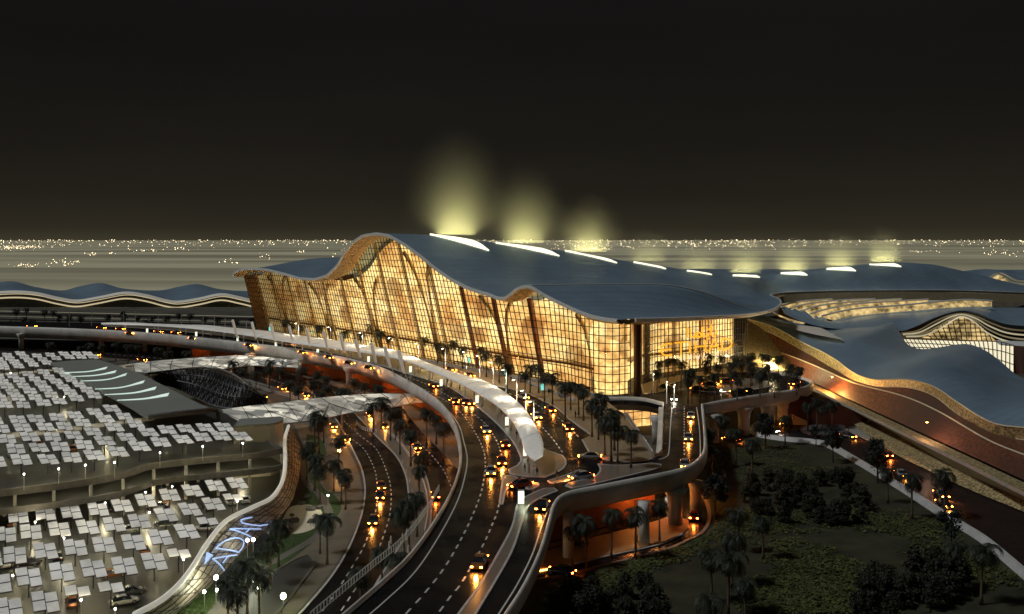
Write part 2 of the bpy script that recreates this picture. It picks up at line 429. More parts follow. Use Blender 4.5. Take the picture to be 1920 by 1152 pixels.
lines(mk, px([(645, 790), (672, 815), (705, 842), (725, 885), (733, 920), (731, 964), (717, 1011), (695, 1064), (667, 1104), (637, 1149), (600, 1195)], 0), .035, .24, (1.9, 1.9))
lines(mk, px([(745, 790), (787, 832), (812, 857), (835, 888), (848, 925), (845, 970), (825, 1015)], 0), .035, .24, (1.9, 1.9))
for pth in (L1L, L1R, L2L): lines(mk, offset(catmull(pth, 60), 0), .04, .22)
tag(mk.build('road_markings', paint), kind='structure')
def kerb_sweep(path, z, w_=.28, h=.14, mat=kerb, n=None, name='kerb'):
    pl = catmull(path, n or max(6, int(length(path)/2.0)))
    pl = [Vector((p.x, p.y, z)) for p in pl]
    return struct(name, MB().sweep(pl, [(-w_/2, 0), (-w_/2, h), (w_/2, h), (w_/2, 0)], closed=True), mat)
kerb_sweep(L1L, .02, .35); kerb_sweep(L1R, .02, .35); kerb_sweep(L2L, .02, .35)
# paved strip between the two lower roads and the garden plaza -------------
struct('pavement', strip([Vector((p.x, p.y, 0)) for p in offset(catmull(L1R, 60), .2)], [Vector((p.x, p.y, 0)) for p in offset(catmull(L2L, 60), -.2)], .10, 60), pave)
plaza = px([(545, 735), (590, 745), (615, 785), (645, 830), (665, 868), (676, 900), (680, 940), (672, 975), (652, 1022), (617, 1078), (558, 1148), (500, 1210),
            (300, 1215), (330, 1152), (400, 1100), (470, 1040), (540, 985), (572, 930), (572, 870), (560, 815), (545, 790)], 0)
struct('plaza', MB().poly([[Vector((p.x, p.y, .06)) for p in catmull(plaza, 120)]]), M('plaza_paving', (0.20, 0.165, 0.12), 0.55, noise=(0.10, 0.6, 1.35), bump=(1.0, 0.2, 0.05)))
g1 = px([(575, 815), (600, 822), (612, 850), (600, 880), (615, 915), (640, 950), (618, 985), (560, 1040), (480, 1090), (400, 1150), (350, 1200), (260, 1200), (330, 1125), (420, 1085), (500, 1015), (555, 960), (575, 900), (572, 850)], 0)
struct('lawn', MB().poly([[Vector((p.x, p.y, .09)) for p in catmull(g1 + g1[:1], 100)[:-1]]]), lawn2)
for k, (pts, mt) in enumerate((
    ([(598, 862), (625, 855), (650, 880), (648, 915), (620, 925), (600, 900)], pond),
    ([(470, 1110), (520, 1070), (575, 1042), (588, 1060), (560, 1100), (520, 1150), (470, 1195), (420, 1190)], pond))):
    pp = px(pts, 0)
    struct('pond', MB().poly([[Vector((p.x, p.y, .12)) for p in catmull(pp + pp[:1], 40)[:-1]]]), mt)
    kerb_sweep(pp + pp[:1], .10, .5, .14, pave)
# garden paths and hedges
def ribbon(pts, z, w_, mat, name, h=0.0, cat=None, label=None, group=None):
    pl = catmull(px(pts, 0), max(8, int(length(px(pts, 0))/1.5)))
    pl = [Vector((p.x, p.y, z)) for p in pl]
    if h:
        mb = MB().sweep(pl, [(-w_/2, 0), (-w_/2, h), (w_/2, h), (w_/2, 0)], closed=True)
    else:
        mb = MB().loft([[a, c] for a, c in zip(offset(pl, w_/2), offset(pl, -w_/2))], flip=True)
    o = mb.build(name, mat)
    if cat: tag(o, label, cat, group)
    else: tag(o, kind='structure')
    return o
ribbon([(567, 862), (575, 905), (600, 930), (617, 965), (595, 1005), (530, 1045), (450, 1090), (400, 1150), (370, 1200)], .13, 1.7, pave, 'path')
sc_ = px([(530, 975), (545, 952), (580, 948), (603, 960), (598, 985), (570, 1000), (540, 1000)], 0)
struct('sand', MB().poly([[Vector((p.x, p.y, .14)) for p in catmull(sc_ + sc_[:1], 48)[:-1]]]), sandm)
# rocks
def blob(r, seed, n=10, sq=0.6):
    rd = random.Random(seed); mb = MB(); rows = []
    for i in range(1, 6):
        th = pi*i/6
        rows.append([Vector((r*sin(th)*cos(2*pi*k/n), r*sin(th)*sin(2*pi*k/n), r*sq*cos(th)))*(1 + rd.uniform(-.2, .2)) for k in range(n)])
    mb.loft(rows, True, flip=True); s0 = len(mb.v)
    mb.v += [Vector((0, 0, r*sq)), Vector((0, 0, -r*sq))]
    for k in range(n): mb.f.append([s0, k, (k+1) % n]); mb.f.append([s0+1, 4*n + (k+1) % n, 4*n + k])
    return mb
rk = [(583, 957, 1.1, 'grey rock on the sand circle nearest its far edge'), (599, 955, .9, 'rounded rock at the far right rim of the sand circle'),
      (552, 980, 1.1, 'flat rock in the middle of the sand circle'), (584, 981, .9, 'dark rock on the lower right part of the sand circle'),
      (540, 999, 1.2, 'big dark rock at the lower left edge of the sand circle'), (547, 969, .5, 'small rock in the left part of the sand circle'),
      (565, 947, .8, 'rock on the grass just behind the sand circle'), (575, 934, .9, 'loose rock on the lawn above the sand circle')]
for i, (a, c, r, lb) in enumerate(rk):
    o = blob(r, i).build('rock', rock, origin=(0, 0, 0)); o.location = P(a, c, 0) + Vector((0, 0, .3)); tag(o, lb, 'rock', 'rocks in the garden')

# ================================================================ the elevated road deck
DZ = 10.0
NE = [(-260, 610), (-100, 613), (0, 616.5), (100, 619.5), (200, 624), (300, 631), (400, 641), (475, 650), (540, 658), (620, 671), (700, 690), (750, 712), (800, 741), (832, 767), (852, 797), (862, 830), (865, 864), (860, 892), (845, 931), (815, 984), (770, 1046), (720, 1094), (650, 1155), (580, 1215)]
RE = [(905, 1230), (945, 1165), (982, 1106), (1012, 1042), (1028, 990), (1037, 958), (1050, 940), (1075, 929), (1120, 920), (1175, 909), (1235, 897), (1280, 886), (1306, 872), (1320, 852), (1321, 820), (1316, 764)]
FE = [(1316, 764), (1350, 757), (1405, 748), (1460, 740), (1500, 733), (1518, 726), (1521, 720), (1508, 713), (1480, 706), (1440, 698)]
BACK = [Vector((100, 380, 10)), Vector((45, 345, 10)), Vector((-105, 505, 10))]
FAR = px([(440, 617.5), (300, 609), (190, 606), (0, 603), (-260, 600)], DZ)
ne = catmull(px(NE, DZ), 150); re_ = catmull(px(RE, DZ), 90); fe = catmull(px(FE, DZ), 50)
VOID = [(1137, 753), (1170, 752), (1208, 754), (1243, 762), (1242, 800), (1240, 845), (1235, 855), (1225, 858), (1200, 822), (1172, 780)]
void = px(VOID, DZ)
struct('elevated_road', MB().poly([ne + re_ + fe[1:] + BACK + FAR, void], thick=1.0), asphalt)
# the viaduct: curved parapets, columns
via = empty('viaduct', P(960, 900, 0)); tag(via, 'pale concrete viaduct with rounded parapets carrying the curving upper roads', 'viaduct')
fasc = [(-.2, .85), (.05, .92), (.3, .8), (.55, .2), (.6, -.6), (.4, -1.6), (-.1, -2.5), (-1.1, -3.1), (-2.8, -3.3), (-2.8, -1.2), (-.2, -1.1)]
def parapet(pl, prof=fasc, name='parapet', flip=False, scale=None):
    pr = [(-a, b) for a, b in prof] if flip else prof
    return MB().sweep(pl, pr, closed=True, scale=scale).build(name, concrete, via, smooth=False, world=True)
# ne travels left to right and then towards the camera: outside is on its right
parapet(ne, scale=[lerp(.72, 1.45, sstep(170, 400, p.y)) for p in ne]); parapet(re_, scale=[lerp(.8, 1.08, sstep(130, 175, p.y)) for p in re_]); parapet(fe, flip=False)
vp = catmull(px(VOID[3:8], DZ), 30); parapet(vp, [(a*.4, b*.5 + .35) for a, b in fasc], flip=True)
vq = catmull(px([(1110, 752), (1137, 751), (1170, 750), (1208, 752), (1246, 761)], DZ), 24); parapet(vq, fasc, flip=True if False else False)
for i, o in enumerate([c for c in C.objects if c.parent == via]):
    for p in o.data.polygons: p.use_smooth = True
def column(base, r0, r1, h, flare=0.0, name='column'):
    mb = MB(); mb.lathe(base, [(r0, 0), (r0, h*.55), (r0 + flare*.3, h*.78), (r1 + flare, h)], 16)
    return mb.build(name, concrete, via, smooth=True, world=True)
column(P(1065, 1046, 0), .9, .9, 8.0)
column(P(1207, 1022, 0), 1.0, 1.1, 7.8)
column(P(1266, 984, 0), 1.4, 2.0, 7.0, .5)
column(P(1304, 968, 0), 1.1, 1.3, 7.0, .3)
for x, y in ((272, 662), (1090/4 + 45, 662), (190, 660), (470, 700), (560, 712), (40, 656), (655, 730)):
    column(P(x, y, 0), 1.2, 1.6, 8.0, .8)
column(P(1440, 800, 0), 2.0, 2.6, 7.8, 1.0); column(P(1468, 795, 0), 1.6, 2.0, 7.8, 1.0); column(P(1395, 815, 0), 1.6, 2.0, 7.8, .8)
column(P(1338, 830, 0), 1.5, 2.0, 7.8, .8); column(P(1165, 830, 0), 1.4, 1.6, 7.8, .4); column(P(1232, 835, 0), 1.4, 1.6, 7.8, .4)
# fences of slats on the near left parapet
def slat_fence(path, h, step, label, lean=.25, name='barrier_fence', r=.045, group=None):
    t = empty(name, path[len(path)//2]); tag(t, label, 'fence', group)
    mb = MB(); mb.tube([p + Vector((0, 0, h)) for p in path], r*1.4, 5); mb.tube([p + Vector((0, 0, .12)) for p in path], r, 5)
    mb.build('rail', whitemetal, t, world=True)
    n_ = min(95, int(length(path)/step)); pts = even(path, n_); sm_ = None
    for i, p in enumerate(pts):
        tg = tangent(pts, i)
        if sm_ is None: sm_ = MB().box((0, 0, h/2), (.28, .05, h)).build('slat', whitemetal, t); so = sm_
        else: so = sm_.copy(); C.objects.link(so)
        so.location = p - t.location; so.rotation_euler = (0, 0, math.atan2(tg.y, tg.x))
    return t
sl = [p + Vector((0, 0, 1.1)) for p in catmull(px([(835, 925), (812, 967), (770, 1024), (715, 1072), (650, 1128), (600, 1172)], DZ), 60)]
slat_fence([p + Vector((-1.1, 0, -.6)) for p in sl], 1.0, .9, 'white slatted barrier along the outer left parapet of the near carriageway')
# raised islands and pavements on the deck --------------------------------
def island(pts, mat, z=DZ, h=.16, close=True, nm='pavement', n=None, kb=True):
    pl = px(pts, z)
    pl = catmull(pl + pl[:1], n or max(24, int(length(pl)/2)))[:-1] if close else pl
    struct(nm, MB().poly([[Vector((p.x, p.y, z + h)) for p in pl]], thick=h), mat)
    if kb:
        pp = pl + pl[:1]
        struct('kerb', MB().sweep([Vector((p.x, p.y, z)) for p in pp], [(-.16, .0), (-.16, h + .03), (.16, h + .03), (.16, .0)], closed=True), kerb)
IL = [(200, 612.5), (300, 618), (400, 628), (500, 641), (600, 658), (700, 682), (750, 697), (800, 712), (837, 724), (875, 748), (920, 784), (955, 820), (972, 847), (977, 866), (965, 878), (947, 886), (975, 893), (1010, 897), (1035, 892), (1056, 880), (1061, 868), (1056, 857), (1040, 850), (1022, 846)]
IR = [(1012, 830), (1000, 810), (985, 785), (962, 762), (930, 742), (900, 728), (860, 710), (800, 690), (720, 668), (620, 648), (520, 633), (400, 620), (300, 613), (200, 609)]
island(IL + IR, M('island_paving', (0.20, 0.17, 0.12), 0.35, noise=(.6, .7, 1.3), bump=(2, .25, .05)), n=220)
I2 = px([(420, 619), (500, 630), (600, 646), (700, 664), (780, 684), (850, 702), (910, 720), (947, 728), (985, 737), (1037, 762), (1072, 790), (1110, 817), (1090, 826), (1107, 850), (1130, 862), (1170, 867), (1205, 866), (1224, 860)], DZ)
I2v = px([(1200, 822), (1172, 780), (1137, 753)], DZ)
I2 = I2 + I2v + [Vector((30, 290, 10)), Vector((5, 322, 10)), Vector((-118, 490, 10))]
struct('promenade', MB().poly([[Vector((p.x, p.y, DZ + .16)) for p in I2]], thick=.16), pave_gold)
kerb_sweep(px([(420, 619), (500, 630), (600, 646), (700, 664), (780, 684), (850, 702), (910, 720), (947, 728), (985, 737), (1037, 762), (1072, 790), (1108, 816)], DZ), DZ, .3, .2)
kerb_sweep(px([(1092, 826), (1107, 850), (1130, 862), (1170, 867), (1205, 866), (1224, 861)], DZ), DZ, .3, .2)
for pts in ([(1122, 871), (1150, 874), (1190, 873), (1228, 870), (1236, 878), (1150, 900), (1079, 916), (1064, 914), (1062, 909), (1085, 903), (1110, 898), (1123, 889), (1126, 880)],
            [(1028, 903), (1060, 893), (1085, 883), (1093, 886), (1083, 897), (1050, 906), (1034, 907)],
            [(986, 917), (1000, 908), (1008, 907), (1009, 912), (996, 919)],
            [(944, 893), (970, 896), (958, 911), (947, 924), (942, 946), (937, 946), (941, 914)],
            [(1045, 922), (1042, 918), (1027, 916), (1003, 925), (982, 936), (970, 949), (960, 990), (932, 1044), (900, 1099), (861, 1152), (820, 1215), (855, 1215), (892, 1152), (927, 1094), (960, 1034), (980, 976), (992, 949), (1015, 934)],
            [(1305, 713), (1345, 709), (1395, 710), (1438, 716), (1446, 721), (1435, 727), (1380, 735), (1320, 735), (1300, 726)]):
    island(pts, pave)
island([(1207, 740), (1244, 735), (1252, 722), (1300, 707), (1400, 698), (1470, 705), (1440, 696), (1400, 688), (1300, 700), (1240, 712), (1203, 722)], pave_gold, close=False)
# road markings on the deck
mk = MB()
D1 = [(620, 683), (700, 697), (775, 722), (827, 747), (860, 770), (890, 810), (907, 847), (910, 877), (907, 901), (900, 931), (882, 976), (855, 1029), (827, 1074), (795, 1114), (767, 1145), (730, 1185)]
D2 = [(700, 690), (780, 713), (837, 741), (885, 775), (910, 795), (930, 825), (940, 852), (944, 882), (935, 949), (925, 979), (905, 1024), (867, 1091), (847, 1116), (825, 1146), (800, 1180)]
D3 = [(920, 740), (950, 757), (985, 776), (1005, 790), (1035, 822), (1057, 852)]
D4 = [(930, 728), (960, 740), (995, 752), (1022, 770), (1055, 790), (1087, 822)]
D5 = [(1283, 762), (1283, 800), (1283, 857)]
for d_ in (D1, D2, D3, D4, D5): lines(mk, px(d_, DZ), DZ + .03, .26, (1.7, 1.9))
lines(mk, px([(-200, 607), (0, 613.5), (200, 619), (400, 634), (600, 662), (700, 686)], DZ), DZ + .03, .3)
for d_ in ([(760, 711), (805, 739), (838, 768), (860, 797), (870, 830), (876, 862), (870, 901), (855, 946), (820, 1011), (777, 1074), (720, 1129), (660, 1180)],
           [(1030, 953), (1022, 970), (1014, 992), (998, 1040), (970, 1096), (935, 1152), (905, 1200)],
           [(1260, 764), (1257, 800), (1254, 848), (1247, 858), (1235, 862)], [(1306, 764), (1311, 800), (1313, 850), (1307, 863), (1296, 872)],
           [(1236, 893), (1160, 907), (1095, 919), (1052, 933), (1036, 948)]):
    lines(mk, px(d_, DZ), DZ + .03, .22)
tag(mk.build('road_markings', paint), kind='structure')
# under the right viaduct -------------------------------------------------
ochre = M('ochre_pavement', (0.42, 0.20, 0.07), 0.6, noise=(.8, .8, 1.2))
sw = px([(1005, 1040), (1090, 1014), (1195, 989), (1225, 980), (1255, 970), (1290, 975), (1292, 992), (1278, 1002), (1235, 1021), (1145, 1041), (1057, 1061), (1000, 1072)], 0)
struct('pavement', MB().poly([[Vector((p.x, p.y, .16)) for p in sw]], thick=.15), ochre)
oc = px([(985, 1093), (1060, 1079), (1140, 1060), (1240, 1035), (1290, 1015), (1320, 997), (1330, 972), (1325, 945), (1305, 915)], 0)
rd_ = [Vector((p.x, p.y, Z0)) for p in catmull(oc, 60)] + px([(1240, 905), (1160, 940), (1020, 985), (985, 1040)], Z0)
struct('road', MB().poly([rd_]), asphalt)
kerb_sweep(oc, .02, .7, .25, M('kerb_brown', (.30, .20, .13), .6))
kerb_sweep(px([(1000, 1074), (1057, 1063), (1145, 1043), (1235, 1023), (1280, 1003)], 0), .02, .35, .2)
wl = catmull(px([(1010, 1022), (1100, 998), (1180, 972), (1228, 950)], 0), 20)
tag(MB().sweep(wl, [(0, 0), (0, 8.4), (-.6, 8.4), (-.6, 0)], closed=True).build('retaining_wall', rustwall), 'orange lit retaining wall beneath the right viaduct behind the palms', 'wall')
tag(MB().sweep([p + Vector((1.2, -2.6, 0)) for p in wl], [(0, 0), (0, .8), (-.3, .8), (-.3, 0)], closed=True).build('low_wall', M('low_wall_stone', (.5, .27, .12), .6)), 'low ochre wall running in front of the orange wall under the viaduct', 'wall')
# orange wall under the main deck on its left side
wp = [p for p in offset(ne, 7.5)]
wp = [Vector((p.x, p.y, 0)) for p in wp if p.y > 190 and p.x > -150]
tag(MB().sweep(wp, [(0, 0), (0, 8.6), (-.6, 8.6), (-.6, 0)], closed=True).build('retaining_wall', rustwall), 'rust coloured retaining wall under the left edge of the elevated road', 'wall')
def light(name, loc, power, col, kind='POINT', size=.4, rot=None, spot=None, blend=1.0, parent=None):
    ld = bpy.data.lights.new(name, kind); ld.energy = power; ld.color = col
    if kind == 'AREA': ld.size = size
    else: ld.shadow_soft_size = size
    if kind == 'SPOT': ld.spot_size = R(spot or 90); ld.spot_blend = blend
    o = bpy.data.objects.new(name, ld); C.objects.link(o); o.location = loc
    if rot is not None: o.rotation_euler = rot
    if parent is not None: o.parent = parent
    return o
# small orange lamps fixed below the deck edge
k = 0
def under_lamp(p, power=900, lb=''):
    t = empty('underdeck_lamp', p); tag(t, lb, 'lamp', 'orange lamps below the viaduct edges')
    MB().lathe((0, 0, 0), [(.25, -.12), (.3, 0), (.12, .12)], 8).build('lamp_housing', darkmetal, t)
    MB().lathe((0, 0, 0), [(.18, -.2), (.2, -.13)], 8).build('bulb', orangelamp, t)
    light('lamp_light', (0, 0, -.4), power, (1.0, .36, .08), parent=t)
sel = [p for p in offset(ne, 3.2) if p.y > 200 and p.x > -160]
for i in range(4, len(sel), 7):
    k += 1; under_lamp(sel[i] + Vector((0, 0, -4.2)), 1000, 'small orange lamp below the left viaduct edge, %s from its near end' % nth(len(range(i, len(sel), 7))))
for i, (a, c) in enumerate(((1060, 990), (1120, 975), (1180, 962), (1228, 950), (1290, 930))):
    p = P(a, c, 0); under_lamp(Vector((p.x, p.y - 4.5, 6.2)), 1100, 'small orange lamp below the right viaduct, %s from the left' % nth(i + 1))
# garden side dark strip behind the highway, left
lowroad = px([(150, 682), (300, 692), (420, 720), (520, 745), (590, 760), (700, 745), (800, 770), (840, 800), (800, 730), (620, 690), (400, 662), (200, 650), (0, 645), (0, 660)], 0)
struct('road', strip(px([(-50, 660), (150, 668), (300, 680), (420, 700), (520, 727), (600, 752)], 0), px([(-50, 650), (150, 655), (300, 664), (420, 678), (560, 705), (680, 742)], 0), Z0 + .005), asphalt_dry)
mk = MB(); lines(mk, px([(200, 664), (340, 677), (440, 695), (540, 722), (615, 748)], 0), .04, .3, (2, 2)); lines(mk, px([(300, 682), (420, 703), (510, 726)], 0), .04, .3)
tag(mk.build('road_markings', paint), kind='structure')

brasph = M('brown_asphalt', (0.030, 0.019, 0.016), .45, noise=(1.2, .6, 1.5), bump=(3, .2, .05)); wetten(brasph, .05, .3)
# ================================================================ roundabout and right hand road
RL = [(1430, 810), (1500, 822), (1557, 836), (1610, 866), (1690, 913), (1760, 958), (1810, 989), (1855, 1018), (1925, 1077), (1990, 1130), (2160, 1268)]
RR = [(1560, 790), (1610, 815), (1665, 843), (1740, 881), (1815, 916), (1920, 958), (1990, 990), (2200, 1090)]
struct('road', strip(px(RL, 0), px(RR, 0), Z0 + .014), brasph)
rb = [(1540 + 75*cos(a), 806 + 21*sin(a)) for a in [2*pi*i/40 for i in range(40)]]
rbw = [P(a, c, Z0 + .02) for a, c in rb]
struct('road', MB().poly([rbw]), asphalt)
inner = px([(1502 + 45*(1 + cos(a)), 807 + 11*sin(a)) for a in [2*pi*i/32 for i in range(32)]], 0)
struct('roundabout_island', MB().poly([[Vector((p.x, p.y, .22)) for p in inner]], thick=.2), M('dim_paving', (.10, .10, .105), .5))
struct('kerb', MB().sweep([Vector((p.x, p.y, .02)) for p in inner + inner[:1]], [(-.15, 0), (-.15, .3), (.15, .3), (.15, 0)], closed=True), M('kerb_dark_red', (.16, .06, .04), .6))
rwall = catmull([P(a, c, 0) for a, c in [(1610, 866)]][:0] + px([(1452, 790), (1425, 797), (1412, 806), (1425, 818), (1470, 826), (1525, 831), (1557, 838), (1610, 868), (1690, 916), (1760, 961), (1810, 992), (1855, 1021), (1925, 1080), (1990, 1133), (2160, 1271)], 0), 130)
tag(MB().sweep(rwall, [(-.35, 0), (-.35, .9), (-.1, 1.1), (.5, 1.0), (1.1, .3), (1.3, -.0)], closed=True).build('road_wall', M('wall_white', (.58, .57, .54), .5, noise=(.3, .7, 1.1))), 'long pale sloping wall edging the roundabout and the right hand road', 'wall')
# slabs and retaining walls right of the roundabout
tag(MB().poly([px([(1572, 800), (1650, 801), (1735, 845), (1672, 846)], .25)], thick=.2).build('slab', M('pale_slab', (.42, .39, .33), .5, noise=(1, .8, 1.15))), 'pale triangular concrete slab beside the right road', 'slab')
dr = M('deep_red_wall', (.09, .022, .012), .6)
a, c, d, f_ = P(1470, 797, 0), P(1630, 800, 0), P(1628, 800, 0), P(1500, 770, 0)
tag(MB().loft([[P(1470, 796, 0), P(1550, 798, 0), P(1628, 799, 0)], [P(1470, 796, 0) + Vector((0, 0, 9)), P(1550, 798, 0) + Vector((0, 0, 8)), P(1628, 799, 0) + Vector((0, 0, 2.4))]]).build('retaining_wall', dr), 'deep red retaining wall behind the roundabout', 'wall')
tag(MB().poly([[P(1628, 799.5, .3), P(1656, 799.5, .3), P(1656, 799.5, .3) + Vector((0, .4, 0)), P(1628, 799.5, .3) + Vector((0, .4, 2.6))]]).add([P(1628, 799, 0), P(1656, 799, 0), P(1628, 799, 0) + Vector((0, 0, 2.5))], [(0, 1, 2)]).build('ramp_end', M('gold_pale', (.75, .62, .36), .6)), 'pale gold wedge ending the deep red wall', 'wall')
tag(MB().loft([[P(1487, 797, 0), P(1515, 798, 0)], [P(1484, 797, 0) + Vector((0, 0, 3.2)), P(1515, 798, 0) + Vector((0, 0, 1.2))]]).add([], []).build('ramp_end', M('gold_pale2', (.75, .62, .36), .6)), 'pale gold ramp wedge just left of the deep red wall base', 'wall')
lw = px([(1330, 790), (1410, 800), (1412, 815), (1470, 828), (1530, 834), (1560, 845), (1610, 873), (1690, 921), (1760, 966), (1850, 1026), (1930, 1090), (2010, 1160), (2010, 1300), (940, 1300), (985, 1110), (1010, 1092), (1140, 1064), (1240, 1040), (1300, 1014), (1330, 995), (1336, 970), (1325, 900)], 0)
struct('lawn', MB().poly([[Vector((p.x, p.y, .03)) for p in lw]]), lawn)
# ================================================================ the main terminal
O = Vector((-123, 482, 0)); U = Vector((.609, -.793, 0)); V = Vector((.793, .609, 0))
def ST(x, y): d = Vector((x, y, 0)) - O; return d.dot(U), d.dot(V)
def W(s, t, z): p = O + U*s + V*t; return Vector((p.x, p.y, z))
LEAN = .26
def wl_(s): return 1 - sstep(205, 250, s)
EDGEPX = [(437, 515), (442, 509), (455, 504), (475, 503), (500, 505), (530, 512), (560, 521), (590, 523), (615, 515), (635, 495), (645, 475), (660, 455), (680, 441), (705, 437), (730, 441), (760, 458), (790, 480), (820, 505), (850, 525), (880, 540), (910, 550), (932, 551), (950, 545), (968, 536), (985, 534), (1000, 538), (1020, 552), (1050, 567), (1080, 580), (1110, 590), (1135, 595), (1165, 598)]
edge = []
for a, c in EDGEPX:
    z = 40.0
    for _ in range(30):
        s = 100.0 if not edge or _ else ST(edge[-1].x, edge[-1].y)[0]
        # solve s for the edge line t = te
        for __ in range(12):
            te = -(LEAN*(z - 10)*wl_(s) + 7.0)
            k_ = (a - 960)/F
            # (O.x+U.x s+V.x te) = k (O.y+U.y s+V.y te)
            s = (k_*(O.y + V.y*te) - O.x - V.x*te)/(U.x - k_*U.y)
        y_ = O.y + U.y*s + V.y*te
        z = H - (c - HZ)*y_/F
    edge.append(W(s, te, z))
edge_st = [(ST(p.x, p.y)[0], p.z) for p in edge]
edge_st.sort()
ZT = edge_st + [(262, 33.0), (400, 32.5)]
def z0(s): return interp(ZT, s)
# smooth version
def z0s(s): return sum(z0(s + d)*k for d, k in ((-2.4, 1), (-1.2, 2), (0, 3), (1.2, 2), (2.4, 1)))/9
zpk = max(z for s, z in ZT if 100 < s < 200); spk = [s for s, z in ZT if z == zpk][0]
z2 = max(z for s, z in ZT if s > 205 and s < 255); s2 = [s for s, z in ZT if z == z2 and s > 205][0]
zv = min(z for s, z in ZT if spk < s < s2); sv = [s for s, z in ZT if z == zv and spk < s < s2][0]
zl = min(z for s, z in ZT if 20 < s < spk); sl_ = [s for s, z in ZT if z == zl and s < spk][0]
SIL = [(705, 437), (740, 438), (800, 440), (860, 445), (920, 455), (985, 461), (1050, 470), (1100, 478), (1160, 489), (1220, 497), (1270, 506), (1330, 514), (1380, 516), (1440, 513), (1500, 509), (1560, 502), (1620, 497), (1690, 492), (1730, 495), (1780, 509), (1830, 528), (1870, 540), (1920, 549), (2000, 556)]
RID2 = [(985, 534), (1010, 534), (1100, 533), (1250, 532), (1340, 534), (1380, 537), (1430, 548), (1500, 556)]
def ridge_z(s, t, tab):
    p = W(s, t, 0); a = 960 + p.x/p.y*F
    return H - (interp(tab, a) - HZ)*p.y/F
def base_z(t): return interp([(-30, 33), (0, 33), (120, 29), (220, 27), (330, 26.5), (600, 24)], t)
def roof_z(s, t):
    b_ = base_z(t)
    zc = ridge_z(spk, t, SIL); zc2 = ridge_z(s2, t, RID2)
    z = z0s(s)
    if s < sv:
        if s < sl_:
            # low left wing
            lift = 5.0*sstep(-14, 26, t)*(1 - sstep(60, 120, t))
            return z + lift - .02*max(0, t)
        wgt = (z - zv)/(zpk - zv); wgt = max(0, wgt)
        lo = b_ + (zv - 33)*(1 - sstep(20, 200, t)) + (5*sstep(-14, 26, t)*(1 - sstep(60, 120, t)))*(1 - sstep(sl_, spk - 12, s))*(1 - wgt)
        wide = sstep(30, 300, t)
        wgt = lerp(wgt, math.exp(-((s - spk)/62)**2) if s > spk else wgt, wide*.85)
        return lo + (zc - lo)*wgt
    lo = b_ + (zv - 33)*(1 - sstep(20, 200, t))*(1 - sstep(sv, s2, s))
    wgt = (z - 33)/(z2 - 33); wgt = max(0, min(1, wgt))
    if s < s2: wgt = max(0, (z - zv)/(z2 - zv)); base_hi = zv
    wide = sstep(110, 330, t)*.85*math.exp(-((s - spk)/62)**2)
    zz = lo + (max(zc2, lo + .2) - lo)*wgt
    if s >= s2: zz = base_z(t) + (max(zc2, base_z(t)) - base_z(t))*wgt*(1 if True else 0)
    return zz + (zc - zz)*wide
LAT = [(1190, 598, 276), (1250, 597, 291), (1320, 594, 315), (1390, 590.5, 342), (1430, 585, 360), (1453, 578, 374), (1463, 569, 388), (1460, 561, 402), (1449, 556, 430), (1445, 553, 465), (1468, 549, 498), (1550, 546, 512), (1690, 544.5, 530), (1800, 545, 550), (1920, 549, 570), (2060, 553, 600)]
lat = catmull([PD(a, c, d) for a, c, d in LAT], 120)
lat_st = [(ST(p.x, p.y), p.z) for p in lat]
# fold the boundary into s_max(t): forward part and the returning part
def lat_at(t):
    best = None
    for (a, za), (b_, zb) in zip(lat_st, lat_st[1:]):
        lo_, hi_ = min(a[1], b_[1]), max(a[1], b_[1])
        if lo_ <= t <= hi_ and hi_ > lo_:
            f = (t - a[1])/(b_[1] - a[1]); s = a[0] + (b_[0] - a[0])*f; z = za + (zb - za)*f
            if best is None or s > best[0]: best = (s, z)
    if best is None: best = (lat_st[0][0][0], lat_st[0][1]) if t < lat_st[0][0][1] else (lat_st[-1][0][0], lat_st[-1][1])
    return best
def front_t(s):
    z = z0s(s); return -(LEAN*(z - 10)*wl_(s) + 7.0)
smin = edge_st[0][0]
def roof_h(s, t):
    sm, zb = lat_at(t)
    z = roof_z(s, t)
    k = sstep(sm - 26, sm, s)
    z = lerp(z, zb, k*k)
    return z
term = empty('terminal_building', (-20, 400, 10))
tag(term, 'huge airport terminal with a wave shaped blue-grey roof and a glowing golden glass front', 'terminal')
NT, NS = 150, 240
rows = []
tmax = lat_st[-1][0][1]
for j in range(NT + 1):
    g_ = (j/NT)**1.6
    row = []
    for i in range(NS + 1):
        q_ = i/NS
        # s range for this row, row starts at the waved front edge
        s = None
        tt = front_t(lerp(smin, lat_st[0][0][0], q_))
        t = tt + (tmax - tt)*g_
        sm, zb = lat_at(t)
        s = lerp(smin, sm, q_)
        if j == 0: s = lerp(smin, lat_st[0][0][0], q_); t = front_t(s)
        row.append(W(s, t, roof_h(s, t)))
    rows.append(row)
roof_top = MB().loft(rows).build('roof', roofm, term, smooth=True, world=True)
eline = rows[0][:]
MB().sweep([p for p in eline], [(-.1, .25), (.5, .1), (.5, -.7), (-.1, -.9)], closed=True).build('roof_rim', rim, term, smooth=False, world=True)
MB().sweep([p + Vector((0, 0, 0)) for p in lat[:-2]], [(-.1, .25), (.5, .1), (.5, -.9), (-.1, -1.1)], closed=True).build('roof_rim', rim, term, world=True)
